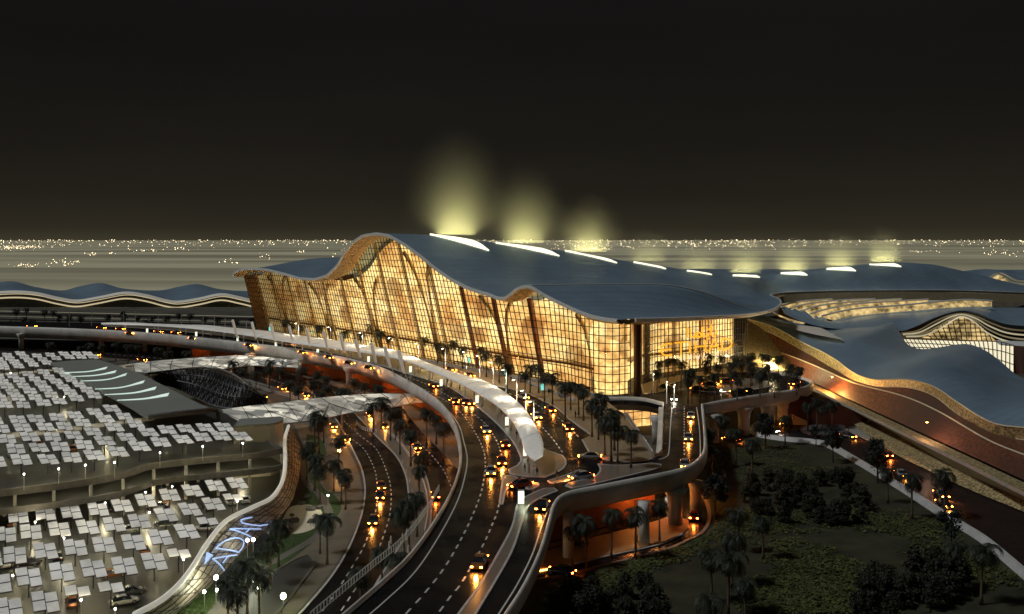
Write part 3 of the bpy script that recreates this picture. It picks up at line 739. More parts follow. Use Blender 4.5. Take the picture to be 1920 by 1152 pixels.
# facade base path
BP = [W(s, 0, 10) for s in (-4, 30, 60, 90, 120, 150, 180, 210, 226)] + [P(1093, 737, 10), P(1120, 744, 10), P(1150, 746.5, 10), P(1182, 743, 10)]
BP2 = [P(1206, 722, 10), P(1225, 708, 10), P(1270, 702, 10), P(1330, 694, 10), P(1402, 682, 10)]
def fac_path(pts, n): return catmull(pts, n)
def facade(pts, nmod, lean0, name):
    bp = fac_path(pts, nmod); out = []
    for i, p in enumerate(bp):
        tg = tangent(bp, i); nrm = Vector((tg.y, -tg.x, 0))     # outwards: right of travel
        s, t = ST(p.x, p.y); ln = lean0*wl_(s) if lean0 else 0
        if lean0: nrm = (-V).lerp(nrm, sstep(215, 245, s)).normalized()
        h = 30.0
        for _ in range(40):
            q = p + nrm*ln*h
            ss, tt = ST(q.x, q.y)
            zr = roof_h(min(ss, lat_at(tt)[0] - .5), tt) - .9
            h = h*.6 + (zr - 10)*.4
        out.append((p, nrm, ln, max(2.0, h)))
    return out
N1, N2 = 122, 42
fa1 = facade(BP, N1, LEAN, 'front'); fa2 = facade(BP2, N2, 0, 'side')
def fpt(f, h, out=0.0): p, nr, ln, hh = f; return p + nr*(ln*h + out) + Vector((0, 0, h))
# interior: lit back wall, floors, columns
inm = bpy.data.materials.new('lit_interior'); inm.use_nodes = True
n = inm.node_tree.nodes; l = inm.node_tree.links; b = n['Principled BSDF']
g = n.new('ShaderNodeNewGeometry')
def nz_(scale, det=3, stretch=(1, 1, 1), kind='ShaderNodeTexNoise', off=(0, 0, 0)):
    m_ = n.new('ShaderNodeMapping'); m_.inputs['Scale'].default_value = stretch; m_.inputs['Location'].default_value = off
    l.new(g.outputs['Position'], m_.inputs[0]); t = n.new(kind); t.inputs['Scale'].default_value = scale
    if kind == 'ShaderNodeTexNoise': t.inputs['Detail'].default_value = det
    l.new(m_.outputs[0], t.inputs[0]); return t
ta = nz_(0.075, 4, (1, 1, 1.3)); tb = nz_(0.055, 2, (1, 1, 1.3), 'ShaderNodeTexVoronoi'); tcn = nz_(.6, 5)
rr = n.new('ShaderNodeValToRGB'); l.new(ta.outputs[0], rr.inputs[0]); ce = rr.color_ramp.elements
ce[0].position = .30; ce[0].color = (.55, .26, .07, 1); ce[1].position = .62; ce[1].color = (1.0, .80, .37, 1)
z_ = ce.new(.42); z_.color = (.88, .56, .19, 1); z_ = ce.new(.50); z_.color = (.98, .72, .27, 1)
rv = n.new('ShaderNodeValToRGB'); l.new(tb.outputs['Distance'], rv.inputs[0]); ve = rv.color_ramp.elements
ve[0].position = .29; ve[0].color = (.20, .08, .035, 1); ve[1].position = .33; ve[1].color = (1, 1, 1, 1)
# round dark openings only in the left two thirds, fading out upwards
mx = n.new('ShaderNodeMix'); mx.data_type = 'RGBA'; mx.blend_type = 'MULTIPLY'; mx.inputs[0].default_value = .55
l.new(rr.outputs[0], mx.inputs[6]); l.new(rv.outputs[0], mx.inputs[7])
tv = nz_(.10, 0, (1, 1, 1.8), 'ShaderNodeTexVoronoi'); tv.distance = 'CHEBYCHEV'
rc = n.new('ShaderNodeValToRGB'); l.new(tv.outputs['Color'], rc.inputs[0]); rc.color_ramp.elements[0].position = .15; rc.color_ramp.elements[0].color = (.45, .28, .14, 1)
rc.color_ramp.elements[1].position = .55; rc.color_ramp.elements[1].color = (1, 1, 1, 1)
mc = n.new('ShaderNodeMix'); mc.data_type = 'RGBA'; mc.blend_type = 'MULTIPLY'; mc.inputs[0].default_value = .6
l.new(mx.outputs[2], mc.inputs[6]); l.new(rc.outputs[0], mc.inputs[7])
mh = n.new('ShaderNodeMix'); mh.data_type = 'RGBA'; mh.blend_type = 'MULTIPLY'; mh.inputs[0].default_value = .5
l.new(mc.outputs[2], mh.inputs[6]); l.new(tcn.outputs[0], mh.inputs[7])
tn2 = nz_(.35, 6, (1, 1, 2.2)); rn2 = n.new('ShaderNodeValToRGB'); l.new(tn2.outputs[0], rn2.inputs[0]); rn2.color_ramp.elements[0].position = .38; rn2.color_ramp.elements[0].color = (.5, .36, .2, 1); rn2.color_ramp.elements[1].position = .55; rn2.color_ramp.elements[1].color = (1.25, 1.25, 1.3, 1)
mk_ = n.new('ShaderNodeMix'); mk_.data_type = 'RGBA'; mk_.blend_type = 'MULTIPLY'; mk_.inputs[0].default_value = .45
l.new(mh.outputs[2], mk_.inputs[6]); l.new(rn2.outputs[0], mk_.inputs[7]); l.new(mk_.outputs[2], b.inputs['Emission Color']); sxx = n.new('ShaderNodeSeparateXYZ'); l.new(g.outputs['Position'], sxx.inputs[0]); mrx = n.new('ShaderNodeMapRange'); mrx.inputs[1].default_value = -112; mrx.inputs[2].default_value = -62; mrx.inputs[3].default_value = .45; mrx.inputs[4].default_value = 2.0
l.new(sxx.outputs[0], mrx.inputs[0]); l.new(mrx.outputs[0], b.inputs['Emission Strength'])
b.inputs['Base Color'].default_value = (.3, .2, .1, 1)
def back(fa, depth, name, top=1.0):
    rows = []; n0 = len(fa)
    for k in range(9):
        r_ = []
        for i_, f in enumerate(fa):
            p, nr, ln, hh = f; h = (hh - 0.4)*k/8*top
            r_.append(fpt(f, h, -lerp(depth, 1.2, sstep(n0 - 16, n0 - 4, i_)) if fa is fa1 else -depth))
        rows.append(r_)
    return MB().loft(rows, flip=True).build(name, inm, term, world=True)
back(fa1, 7.0, 'lit_hall_wall'); back(fa2, 6.0, 'lit_hall_wall')
# floors in the hall
for h, d0, d1 in ((-.3, .2, 7.0), (7.0, 4.2, 6.8)):
    for fa in (fa1, fa2):
        mb = MB(); run = []
        for f in fa + [None]:
            if f is not None and f[3] > h + 5: run.append(f)
            else:
                if len(run) > 2:
                    mb.loft([[fpt(q, h, -d0), fpt(q, h, -d1)] for q in run]); mb.loft([[fpt(q, h, -d0), fpt(q, h - .7, -d0)] for q in run], flip=True)
                run = []
        if mb.v: mb.build('hall_floor', M('hall_floor', (.35, .22, .10), .5) if h < 0 else bronze, term, world=True)
# outer leaning fins and the inner branching columns
def fin(f, w_=.75, d_=.9, mat=bronze, inn=0.6, nm='fin'):
    mb = MB(); tg = Vector((-f[1].y, f[1].x, 0)); r_ = []
    for k in range(5):
        h = f[3]*k/4; c = fpt(f, h, -inn)
        r_.append([c + tg*w_/2, c - tg*w_/2, c - tg*w_/2 - f[1]*d_, c + tg*w_/2 - f[1]*d_])
    mb.loft(r_, True); return mb.build(nm, mat, term, world=True)
tanfin = M('tan_fin', (.90, .66, .34), .45)
hallc = M('hall_column', (.8, .6, .32), .5)
redfin = M('red_bronze', (.38, .11, .035), .5)
for i in range(6, 106, 8): fin(fa1[i], .9 if i < 80 else 1.2, .8, tanfin if i < 80 else redfin)
for i in range(1, 33, 8): fin(fa2[i], .4, .5, bronze)
mb = MB()
for i in range(12, 114, 20):
    f = fa1[i]; c = fpt(f, 0, -5.2); tg = Vector((-f[1].y, f[1].x, 0)); hh = f[3]
    for sg in (-1, 1):
        pth = [c + tg*sg*0.4, c + tg*sg*1.2 + Vector((0, 0, hh*.35)) + f[1]*f[2]*hh*.35, c + tg*sg*4.0 + Vector((0, 0, hh*.7)) + f[1]*f[2]*hh*.7, c + tg*sg*9 + Vector((0, 0, hh*.88)) + f[1]*f[2]*hh*.88]
        pth = catmull(pth, 10)
        mb = MB().tube(pth, [.4 + .4*abs(2*q_/10 - 1) for q_ in range(11)], 8); mb.build('hall_column', hallc, term, smooth=True, world=True)
# mullions
def grid(fa, dh, out, w_, every_top=True):
    mv = MB(); mh_ = MB()
    for f in fa:
        tg = Vector((-f[1].y, f[1].x, 0)); a = fpt(f, 0, out); c = fpt(f, f[3], out)
        mv.add([a + tg*w_/2, a - tg*w_/2, a - tg*w_/2 - f[1]*w_, a + tg*w_/2 - f[1]*w_, c + tg*w_/2, c - tg*w_/2, c - tg*w_/2 - f[1]*w_, c + tg*w_/2 - f[1]*w_],
               [(0, 1, 5, 4), (1, 2, 6, 5), (2, 3, 7, 6), (3, 0, 4, 7)])
    k = 1
    while k*dh < 60:
        h = k*dh
        for f, g2 in zip(fa, fa[1:]):
            if f[3] > h and g2[3] > h or (max(f[3], g2[3]) > h + 1.0 and min(f[3], g2[3]) > h - 2.0):
                a, c = fpt(f, h, out + .02), fpt(g2, h, out + .02); u_ = Vector((0, 0, w_/2))
                o1 = f[1]*w_; o2 = g2[1]*w_
                mh_.add([a + u_, a - u_, a - u_ - o1, a + u_ - o1, c + u_, c - u_, c - u_ - o2, c + u_ - o2], [(1, 0, 4, 5), (2, 1, 5, 6), (3, 2, 6, 7), (0, 3, 7, 4)])
        k += 1
    return mv, mh_
for fa in (fa1, fa2):
    mv, mh_ = grid(fa, 2.2, .12, .21)
    mv.build('vertical_mullions', mull, term, world=True); mh_.build('horizontal_mullions', mull, term, world=True)
glassm = bpy.data.materials.new('facade_glass'); glassm.use_nodes = True
n = glassm.node_tree.nodes; l = glassm.node_tree.links; n.clear()
om = n.new('ShaderNodeOutputMaterial'); tr = n.new('ShaderNodeBsdfTransparent'); tr.inputs[0].default_value = (.97, .93, .85, 1)
gl = n.new('ShaderNodeBsdfGlossy'); gl.inputs['Roughness'].default_value = .05; ms = n.new('ShaderNodeMixShader'); ms.inputs[0].default_value = .07
l.new(tr.outputs[0], ms.inputs[1]); l.new(gl.outputs[0], ms.inputs[2]); l.new(ms.outputs[0], om.inputs[0])
for fa in (fa1, fa2):
    MB().loft([[fpt(f, f[3]*k/6, 0) for f in fa] for k in range(7)], flip=True).build('glazing', glassm, term, world=True)
# dark fin at the corner between both fronts
cp = P(1195, 741, 10)
MB().lathe(cp, [(1.1, -3), (1.1, 12), (1.1, 20.5)], 12).build('corner_pier', M('dark_bronze', (.10, .045, .02), .5), term, smooth=True, world=True)
# lamps added to brighten the fins of the glass front and the soffit
for k, i in enumerate(range(5, 120, 9)):
    p = fpt(fa1[i], .4, 7.5)
    t = empty('added_uplight', p); tag(t, 'small added floodlight below the glass front, %s from the left' % nth(k + 1), 'floodlight', 'added floodlights at the foot of the glass front')
    MB().lathe((0, 0, 0), [(.22, -.25), (.28, 0), (.2, .15)], 8).build('lamp_housing', darkmetal, t)
    d_ = (fpt(fa1[i], fa1[i][3]*.75, 0) - p)
    light('lamp_light', (0, 0, .3), 5200 if i < 80 else 3200, (1, .72, .36), 'SPOT', .3, d_.to_track_quat('-Z', 'Y').to_euler(), 95, .9, parent=t)
# soffit: from the roof edge to the glass top
rows_e, rows_g = [], []
for i, p in enumerate(eline[::3]):
    s, t = ST(p.x, p.y)
    k_ = (s + 4)/ (ST(fa1[-1][0].x, fa1[-1][0].y)[0] + 4)
    f = min(fa1, key=lambda f_: abs(ST(fpt(f_, f_[3]).x, fpt(f_, f_[3]).y)[0] - s))
    g_ = fpt(f, f[3] + .5, -1.0)
    if s < -4: g_ = W(s*.5 - 2, 2, min(p.z, z0s(0)) - .3 - 1.5*sstep(-30, -4, s))
    rows_e.append(p + Vector((0, 0, -.75))); rows_g.append(g_)
mid1 = [a.lerp(c, .35) + Vector((0, 0, -1.0)) for a, c in zip(rows_e, rows_g)]
mid2 = [a.lerp(c, .7) + Vector((0, 0, -.9)) for a, c in zip(rows_e, rows_g)]
MB().loft([rows_e, mid1, mid2, rows_g], flip=True).build('soffit', soffit, term, smooth=True, world=True)
# soffit of the right lobe
la = [p for p in lat[:62]]
ga = []
for p in la:
    f = min(fa2 + fa1[-6:], key=lambda f_: (Vector((f_[0].x, f_[0].y, 0)) - Vector((p.x, p.y, 0))).length)
    ga.append(fpt(f, f[3] + .2, -.5))
MB().loft([[p + Vector((0, 0, -.9)) for p in la], [a.lerp(c, .5) + Vector((0, 0, -1.6)) for a, c in zip(la, ga)], ga], flip=True).build('soffit', soffit, term, smooth=True, world=True)
# left end wall of the hall
f = fa1[0]
MB().loft([[fpt(f, f[3]*k/6, 0) for k in range(7)], [fpt(f, f[3]*k/6, 0) + V*60 for k in range(7)]]).build('end_wall', bronze, term, world=True)
# base plinth under the glass and under the void
MB().sweep([f[0] + Vector((0, 0, .0)) for f in fa1], [(.35, .16), (.35, .9), (-.2, .9), (-.2, .16)], closed=True).build('plinth', colc, term, world=True)
lowb = [p for p in catmull(px([(1080, 760), (1150, 800), (1190, 800), (1235, 795), (1300, 780)], 0), 20)]
ug = MB().loft([[Vector((p.x, p.y, 0)) for p in lowb], [Vector((p.x, p.y, 8.8)) for p in lowb]]).build('lower_glazing', inm, term, world=True)
mb = MB()
for p in even(lowb, 24): mb.box(p + Vector((-.3, -.4, 4.4)), (.2, .2, 8.8))
for z in (2.2, 4.4, 6.6): mb.tube([p + Vector((-.3, -.45, z)) for p in lowb], .12, 4)
mb.build('lower_mullions', mull, term, world=True)
# skylights: scalloped lit openings on the main crest
def s_t_at_px(pxx, s):
    lo, hi = -40, tmax + 40
    for _ in range(50):
        m_ = (lo + hi)/2; p = W(s, m_, 0); a = 960 + p.x/p.y*F
        if a < pxx: lo = m_
        else: hi = m_
    return lo
def on_roof(pxx, pyy, off=0.0):
    cand = [spk - 30 + 1.5*k for k in range(30)]
    def yy(m_): t = s_t_at_px(pxx, m_); return PXY(W(m_, t, roof_h(m_, t)))[1]
    lo = min(cand, key=yy); hi = s2 + 5
    if yy(lo) > pyy: pyy = yy(lo) + .1
    for _ in range(40):
        m_ = (lo + hi)/2; t = s_t_at_px(pxx, m_); p = W(m_, t, roof_h(m_, t))
        if PXY(p)[1] < pyy: lo = m_
        else: hi = m_
    t = s_t_at_px(pxx, lo); p = W(lo, t, roof_h(lo, t)); p.z += off
    return p
SKY_LAMPS = []
for i, (a, ya, c, yc) in enumerate(((806, 441, 917, 471), (930, 457, 1049, 481), (1060, 472, 1157, 494), (1188, 493, 1249, 505), (1288, 508, 1335, 515), (1374, 517, 1425, 520), (1464, 513, 1514, 516), (1550, 505, 1605, 508), (1630, 496, 1690, 500))):
    r0, r1 = [], []
    for k in range(19):
        q_ = k/18; x = lerp(a, c, q_); yl = lerp(ya, yc, q_**1.15) + (1.0 if i > 3 else 0)
        yt = min(yl - .3, lerp(interp(SIL, x) + 1.2, yl, .22))
        if q_ > .72: yt = lerp(yt, yl - .2, ((q_ - .72)/.28)**1.3)
        r0.append(on_roof(x, yl, .35)); r1.append(on_roof(x, yt, .6 if q_ < .9 else .4))
    mb = MB().loft([r1, r0]); mb.loft([r0, [p - Vector((0, 0, .6)) for p in r0]]); mb.loft([r1, [p - Vector((0, 0, .9)) for p in r1]], flip=True)
    mb.build('skylight', skylit, term, world=True)
    SKY_LAMPS.append(r1[8].lerp(r0[8], .3))
# pale tube added as the highlight along the second fold of the roof
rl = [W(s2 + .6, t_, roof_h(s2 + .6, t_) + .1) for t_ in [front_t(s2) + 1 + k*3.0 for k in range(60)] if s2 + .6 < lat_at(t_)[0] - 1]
MB().tube(rl, .22, 5).build('ridge_highlight', rim, term, smooth=True, world=True)
# thin seams along the roof
mb = MB()
for k in range(8, NT, 10):
    pass
# sign on the right front: strokes placed on the facade
def stroke_sign(name, strokes_by_letter, place, r, mat, label):
    t = empty(name, place(0, 0)); tag(t, label, 'sign')
    for L in strokes_by_letter:
        mb = MB()
        for st in L: mb.tube([place(u, v) for u, v in st], r, 6)
        mb.build('letter', mat, t, world=True)
    return t
def arc(cx, cy, rx, ry, a0, a1, n_=10): return [(cx + rx*cos(R(lerp(a0, a1, i/n_))), cy + ry*sin(R(lerp(a0, a1, i/n_)))) for i in range(n_ + 1)]
GLY = {
 'A': [[(0, 0), (.5, 1), (1, 0)], [(.38, .38), (.82, .38)]], 'D': [[(0, 0), (0, 1)], arc(0, .5, .95, .5, 90, -90, 12)],
 'T': [[(.5, 0), (.5, 1)], [(0, 1), (1, 1)]], 'I': [[(.2, 0), (.2, 1)]], 'H': [[(0, 0), (0, 1)], [(.9, 0), (.9, 1)], [(0, .5), (.9, .5)]],
 'E': [arc(.6, .5, .6, .5, 60, 300, 14), [(.0, .5), (.85, .5)]], 'R': [[(0, 0), (0, 1)], arc(0, .75, .8, .25, 90, -90, 8), [(.3, .5), (.85, 0)]],
 'W': [[(0, 1), (.3, 0), (.55, .8), (.8, 0), (1.1, 1)]], 'Y': [[(0, 1), (.5, .5), (1, 1)], [(.5, .5), (.5, 0)]], 'S': [arc(.45, .75, .4, .25, 30, 270, 8) + arc(.45, .25, .4, .25, 90, -150, 8)],
 'C': [arc(.6, .5, .6, .5, 50, 310, 14)]}
def word(txt, x0, adv, wd, ht, y0=0):
    out = []; x = x0
    for ch in txt:
        w_ = wd*(.35 if ch == 'I' else 1)
        out.append([[(x + u*w_, y0 + v*ht) for u, v in s] for s in GLY[ch]]); x += w_ + adv
    return out, x
q0 = P(1231, 706, 10); q0 = fa2[7][0]; q1 = fa2[26][0]
axis = (P(1366, 689, 10) - P(1233, 705, 10)); al = axis.length; axis.normalize(); outv = Vector((axis.y, -axis.x, 0))
sb = P(1233, 705, 10) + outv*1.6
def place_et(u, v): return sb + axis*u + Vector((0, 0, v))
lt, xe = word('ETIHAD', 0, al*.035, al*.155, 4.0, 6.6)
stroke_sign('airline_sign', lt, place_et, .28, goldsign, 'big golden ETIHAD letters on the right glass front')
la_, xe2 = word('AIRWAYS', al*.22, al*.045, al*.05, 1.5, 4.3)
stroke_sign('airline_sign', la_, place_et, .12, palesign, 'small pale AIRWAYS letters below the golden letters on the right glass front')
ar = [[[(.34, 12.0), (.34, 15.6)]], [[(.38, 12.0), (.38, 15.0)], [(.38, 12.0), (.44, 12.0), (.44, 13.4)]], [arc(.49, 12.5, .03, .9, 0, 300, 8), [(.44, 12.0), (.54, 12.0)]],
      [[(.54, 12.0), (.54, 15.3)], [(.54, 12.0), (.62, 12.0), (.62, 13.0)]], [[(.60, 14.2), (.64, 14.2)], [(.60, 11.0), (.64, 11.0)]],
      [[(.66, 12.0), (.66, 15.8)]], [[(.70, 11.2), (.73, 12.6), (.73, 13.6)]]]
ar = [[[(u*al*1.05, v) for u, v in s] for s in L] for L in ar]
stroke_sign('airline_sign', ar, place_et, .26, goldsign, 'golden Arabic lettering above the Latin airline letters on the right glass front')

# ================================================================ the right wing with its long sloping flank
wing = empty('right_wing', P(1700, 760, 5)); tag(wing, 'low flowing blue-grey wing with a gold and red-brown flank running to the right edge', 'concourse')
def L3(tab, n_=70): return catmull([PD(*q) for q in tab], n_)
e0 = L3([(1400, 598, 402), (1450, 613, 392), (1500, 640, 376), (1560, 670, 345), (1600, 699, 322), (1640, 712, 305), (1700, 712, 283), (1750, 725, 264), (1800, 758, 248), (1860, 793, 236), (1920, 802, 228), (2000, 806, 214)])
uu = L3([(1428, 597, 420), (1490, 602, 440), (1545, 612, 450), (1600, 609, 450), (1645, 606, 445), (1672, 604, 440), (1688, 625, 420), (1703, 647, 400), (1730, 655, 390), (1765, 651, 385), (1810, 645, 380), (1845, 656, 365), (1875, 677, 350), (1905, 702, 330), (1960, 735, 305)])
def ext(L): return L + [L[-1] + (L[-1] - L[-4]).normalized()*70]
def mixrow(A, B, f, up): return [a.lerp(c, f) + Vector((0, 0, up)) for a, c in zip(A, B)]
e0 = ext(e0); uu = ext(uu)
wr = [e0] + [mixrow(e0, uu, f, u_) for f, u_ in ((.12, 1.6), (.3, 2.4), (.5, 1.6), (.7, .4), (.88, .1))] + [uu]
MB().loft(wr, flip=False).build('roof', roofm, wing, smooth=True, world=True)
e1 = L3([(1400, 610, 403), (1450, 627, 393), (1500, 655, 377), (1560, 692, 345), (1600, 714, 322), (1640, 725, 305), (1700, 727, 283), (1750, 742, 265), (1800, 780, 249), (1860, 814, 237), (1920, 825, 229), (2000, 832, 215)])
e1 = ext(e1)
e1b = [p + Vector((.8, 1.2, .3)) for p in e1]
e2 = L3([(1400, 640, 394), (1440, 654, 386), (1480, 667, 372), (1540, 691, 342), (1600, 718, 318), (1690, 742, 281), (1760, 772, 256), (1850, 824, 231), (1920, 853, 221), (2000, 882, 210)])
e3 = [PD(a, c, 50*F/(c - HZ)) for a, c in ((1400, 668), (1500, 709), (1600, 755.5), (1700, 802.5), (1800, 849), (1920, 905), (2000, 942))]
e3 = ext(catmull(e3, 70)); e2 = ext(e2)
MB().loft([e0, e1], flip=False).build('gold_fascia', goldperf, wing, world=True)
MB().loft([e1b, e2]).build('flank_wall', redwall, wing, world=True)
e3i = [p + Vector((.6, 1.2, .2)) for p in e3]
MB().loft([e2, mixrow(e2, e3i, .5, -.6), e3i]).build('flank_wall', redwall, wing, smooth=True, world=True)
for ln_, r_ in ((e2, .22), (e1, .16), (e0, .2)):
    MB().tube(ln_, r_, 6).build('edge_trim', M('trim_gold', (.75, .66, .45), .45) if 'trim_gold' not in bpy.data.materials else bpy.data.materials['trim_gold'], wing, world=True)
# bright perforated end where the flank meets the glass front
ge = [P(1398, 690, 10), P(1415, 693, 9.6), P(1450, 699, 9), P(1500, 711, 7)]
gt = [PD(1400, 600, 402), PD(1430, 618, 394), PD(1460, 655, 380), PD(1500, 700, 368)]
MB().loft([catmull(ge, 12), catmull([a.lerp(c, .5) + Vector((-2, -2, 0)) for a, c in zip(ge, gt)], 12), catmull(gt, 12)]).build('gold_screen', goldperf, wing, smooth=True, world=True)
# ledges below
e4 = [PD(a, c, 49.6*F/(c - HZ)) for a, c in ((1400, 676), (1500, 717), (1600, 765), (1700, 814), (1800, 863), (1920, 923), (2000, 962))]
e4 = ext(catmull(e4, 70))
MB().loft([e3, e4]).build('ledge', goldperf, wing, world=True)
rg = empty('flank_ramp', P(1750, 870, 0)); tag(rg, 'long straight service ramp with gold verge running below the right flank', 'ramp')
e5 = ext(catmull([PD(a, c, 53.2*F/(c - HZ)) for a, c in ((1480, 716), (1522, 731), (1652, 800), (1725, 842), (1800, 884), (1920, 942), (2000, 982))], 70))
e4d = [p + Vector((0, -.1, -.8)) for p in e4]
MB().loft([e4, e4d]).build('ledge_edge', colc, rg, world=True)
MB().loft([e4d, e5]).build('ramp_surface', M('ramp_asphalt', (.05, .042, .036), .3, noise=(.3, .5, 2.0)), rg, world=True)
e6 = ext(catmull([PD(a, c, 54.6*F/(c - HZ)) for a, c in ((1490, 722), (1560, 765), (1660, 840), (1740, 882), (1815, 917), (1920, 960), (2000, 995))], 70))
MB().loft([e5, e6]).build('verge', goldperf, rg, world=True)
# orange lamp shining on the flank
def wall_lamp(p, pw, col, lb, size=.5, tgt=None):
    t = empty('flank_lamp', p); tag(t, lb, 'lamp')
    MB().lathe((0, 0, 0), [(.35, -.2), (.4, 0), (.2, .25)], 8).build('lamp_housing', darkmetal, t)
    MB().lathe((0, 0, 0), [(.2, -.35), (.25, -.21)], 8).build('bulb', orangelamp, t)
    light('lamp_light', (0, 0, -.6), pw, col, size=size, parent=t)
wall_lamp(PD(1560, 706, 322), 7500, (1, .45, .12), 'orange lamp on the red-brown flank beside the forecourt ramp')
wall_lamp(PD(1738, 790, 243), 1300, (1, .6, .4), 'pinkish lamp halfway along the red-brown flank')
wall_lamp(PD(1450, 672, 352), 16000, (1, .82, .42), 'bright yellow lamp by the gold screen next to the glass front')

# rear gold crescent with radiating glazed ribs
cres = empty('crescent_hall', PD(1640, 590, 470)); tag(cres, 'curved rear hall with radiating gold lit glazing ribs under the sweeping roof', 'hall')
glow = M('lit_gold_glazing', (.5, .35, .15), emit=(1.0, .72, .30), es=.55)
n = glow.node_tree.nodes; l = glow.node_tree.links
g = n.new('ShaderNodeNewGeometry'); t_ = n.new('ShaderNodeTexNoise'); t_.inputs['Scale'].default_value = .35; t_.inputs['Detail'].default_value = 6
r_ = n.new('ShaderNodeMapRange'); r_.inputs[1].default_value = .35; r_.inputs[2].default_value = .7; r_.inputs[3].default_value = .05; r_.inputs[4].default_value = .95
l.new(g.outputs['Position'], t_.inputs[0]); l.new(t_.outputs[0], r_.inputs[0]); l.new(r_.outputs[0], n['Principled BSDF'].inputs['Emission Strength'])
MB().loft([L3([(1440, 556, 480), (1500, 551, 500), (1600, 548, 512), (1690, 547, 522), (1800, 549, 538), (1930, 553, 556), (2000, 556, 560)], 50), L3([(1446, 572, 470), (1500, 566, 490), (1600, 562, 500), (1690, 563, 510), (1800, 564, 526), (1930, 568, 544), (2000, 572, 548)], 50)]).build('gold_fascia', M('bronze_band', (.20, .16, .09), .5, noise=(.8, .6, 1.5)), cres, world=True)
fan = [([(1466, 575), (1500, 567), (1560, 562)], [(1476, 579), (1508, 572), (1562, 566)]),
       ([(1482, 580), (1510, 572), (1570, 565), (1640, 562)], [(1490, 585), (1520, 578), (1575, 571), (1642, 566)]),
       ([(1500, 586), (1530, 576), (1590, 568), (1690, 562)], [(1508, 592), (1545, 583), (1600, 575), (1692, 566)]),
       ([(1518, 590), (1560, 579), (1620, 570), (1740, 563)], [(1522, 599), (1565, 589), (1640, 579), (1740, 574)]),
       ([(1540, 594), (1600, 581), (1690, 574), (1800, 564), (1860, 566)], [(1560, 601), (1610, 592), (1700, 584), (1800, 576), (1860, 575)])]
for k, (a, c) in enumerate(fan):
    dd = 490 - 8*k
    A = L3([(x, y, dd + (x - 1500)*.05) for x, y in a], 24); B = L3([(x, y, dd - 2 + (x - 1500)*.05) for x, y in c], 24)
    MB().loft([A, B]).build('rib_glazing', glow, cres, world=True)
    Bl = [p + Vector((0, -3.0, -1.2)) for p in B]
    tail = [PD(1530 + 4*k, 612, 440)]*1
    MB().loft([B, Bl]).build('rib', roofm, cres, world=True)
    A2 = [p + Vector((0, -.5, .4)) for p in A]
    MB().tube(A2, .45, 5).build('rib_edge', rim, cres, world=True)
# blue-grey shell surfaces between crescent and wing
shell_hi = L3([(1462, 576, 470), (1490, 588, 466), (1530, 598, 455), (1570, 603, 452), (1620, 594, 460), (1700, 586, 466), (1800, 579, 480), (1930, 577, 500), (2000, 577, 500)], 50)
shell_lo = L3([(1470, 588, 440), (1500, 602, 436), (1545, 614, 430), (1600, 618, 430), (1655, 614, 425), (1690, 621, 428), (1720, 611, 432), (1750, 597, 435), (1780, 587, 437), (1805, 583, 437), (1832, 588, 437), (1862, 600, 437), (1900, 610, 437), (2000, 614, 437)], 50)
MB().loft([shell_hi, mixrow(shell_hi, shell_lo, .5, .8), shell_lo]).build('roof_shell', roofm, cres, smooth=True, world=True)
MB().loft([shell_hi, [p + Vector((0, 12, -14)) for p in shell_hi]]).build('shell_wall', bronze, cres, world=True)
for k in range(5):
    A = catmull([PD(1466 + 18*k, 578 + 4*k, 470), PD(1490 + 14*k, 592 + 3*k, 460), PD(1520 + 4*k, 608, 446), PD(1535 + k, 614, 440)], 12)
    B = catmull([PD(1478 + 18*k, 580 + 4*k, 471), PD(1500 + 13*k, 593 + 3*k, 461), PD(1524 + 4*k, 608, 447), PD(1537 + k, 614, 441)], 12)
    MB().loft([A, [a.lerp(c, .5) + Vector((0, 0, 1.2)) for a, c in zip(A, B)], B]).build('rib', roofm, cres, smooth=True, world=True)
jt = catmull([PD(1424, 603, 402), PD(1470, 610, 400), PD(1530, 616, 398), PD(1548, 622, 390), PD(1576, 638, 372)], 16)
jb = catmull([PD(1430, 606, 396), PD(1480, 618, 388), PD(1520, 628, 378), PD(1550, 634, 371), PD(1578, 639, 367)], 16)
MB().loft([[p + Vector((0, 0, .6)) for p in jt], [a_.lerp(b_, .5) + Vector((0, -1, .9)) for a_, b_ in zip(jt, jb)], [p + Vector((0, -1, .5)) for p in jb]]).build('roof_joint', M('joint_beige', (.90, .82, .68), .6), cres, smooth=True, world=True)
MB().loft([L3([(1447, 584, 410), (1475, 596, 405), (1510, 606, 400)], 10), L3([(1455, 591, 408), (1485, 604, 402), (1506, 608, 399)], 10)]).build('lit_slot', glow, cres, world=True)
# arched pier hall
arch = empty('arched_pier_hall', PD(1790, 640, 450)); tag(arch, 'arched pier hall with a gold lit lattice gable and white ribbon arches', 'hall')
AL = [(1688, 622), (1700, 618), (1730, 608), (1760, 594), (1785, 587), (1805, 585), (1830, 588), (1860, 600), (1890, 609), (1930, 612), (2000, 610)]
def arow(dy, dx, dep): return L3([(x + dx, y + dy, dep) for x, y in AL], 50)
MB().loft([[p + Vector((10, 60, -9)) for p in arow(-3, 0, 440)], [p + Vector((4, 20, -2)) for p in arow(-4, 0, 440)], arow(-2, 0, 440), arow(0, 2, 438)]).build('roof', roofm, arch, smooth=True, world=True)
gab = [PD(a, c, 442) for a, c in ((1728, 634), (1752, 618), (1780, 600), (1798, 593), (1812, 593), (1830, 605), (1850, 622), (1868, 640))]
gab = catmull(gab, 30); base_ = catmull([PD(a, c, 441) for a, c in ((1728, 634), (1800, 637), (1868, 640))], 30)
MB().loft([gab, base_]).build('gable_glazing', glow, arch, world=True)
mb = MB()
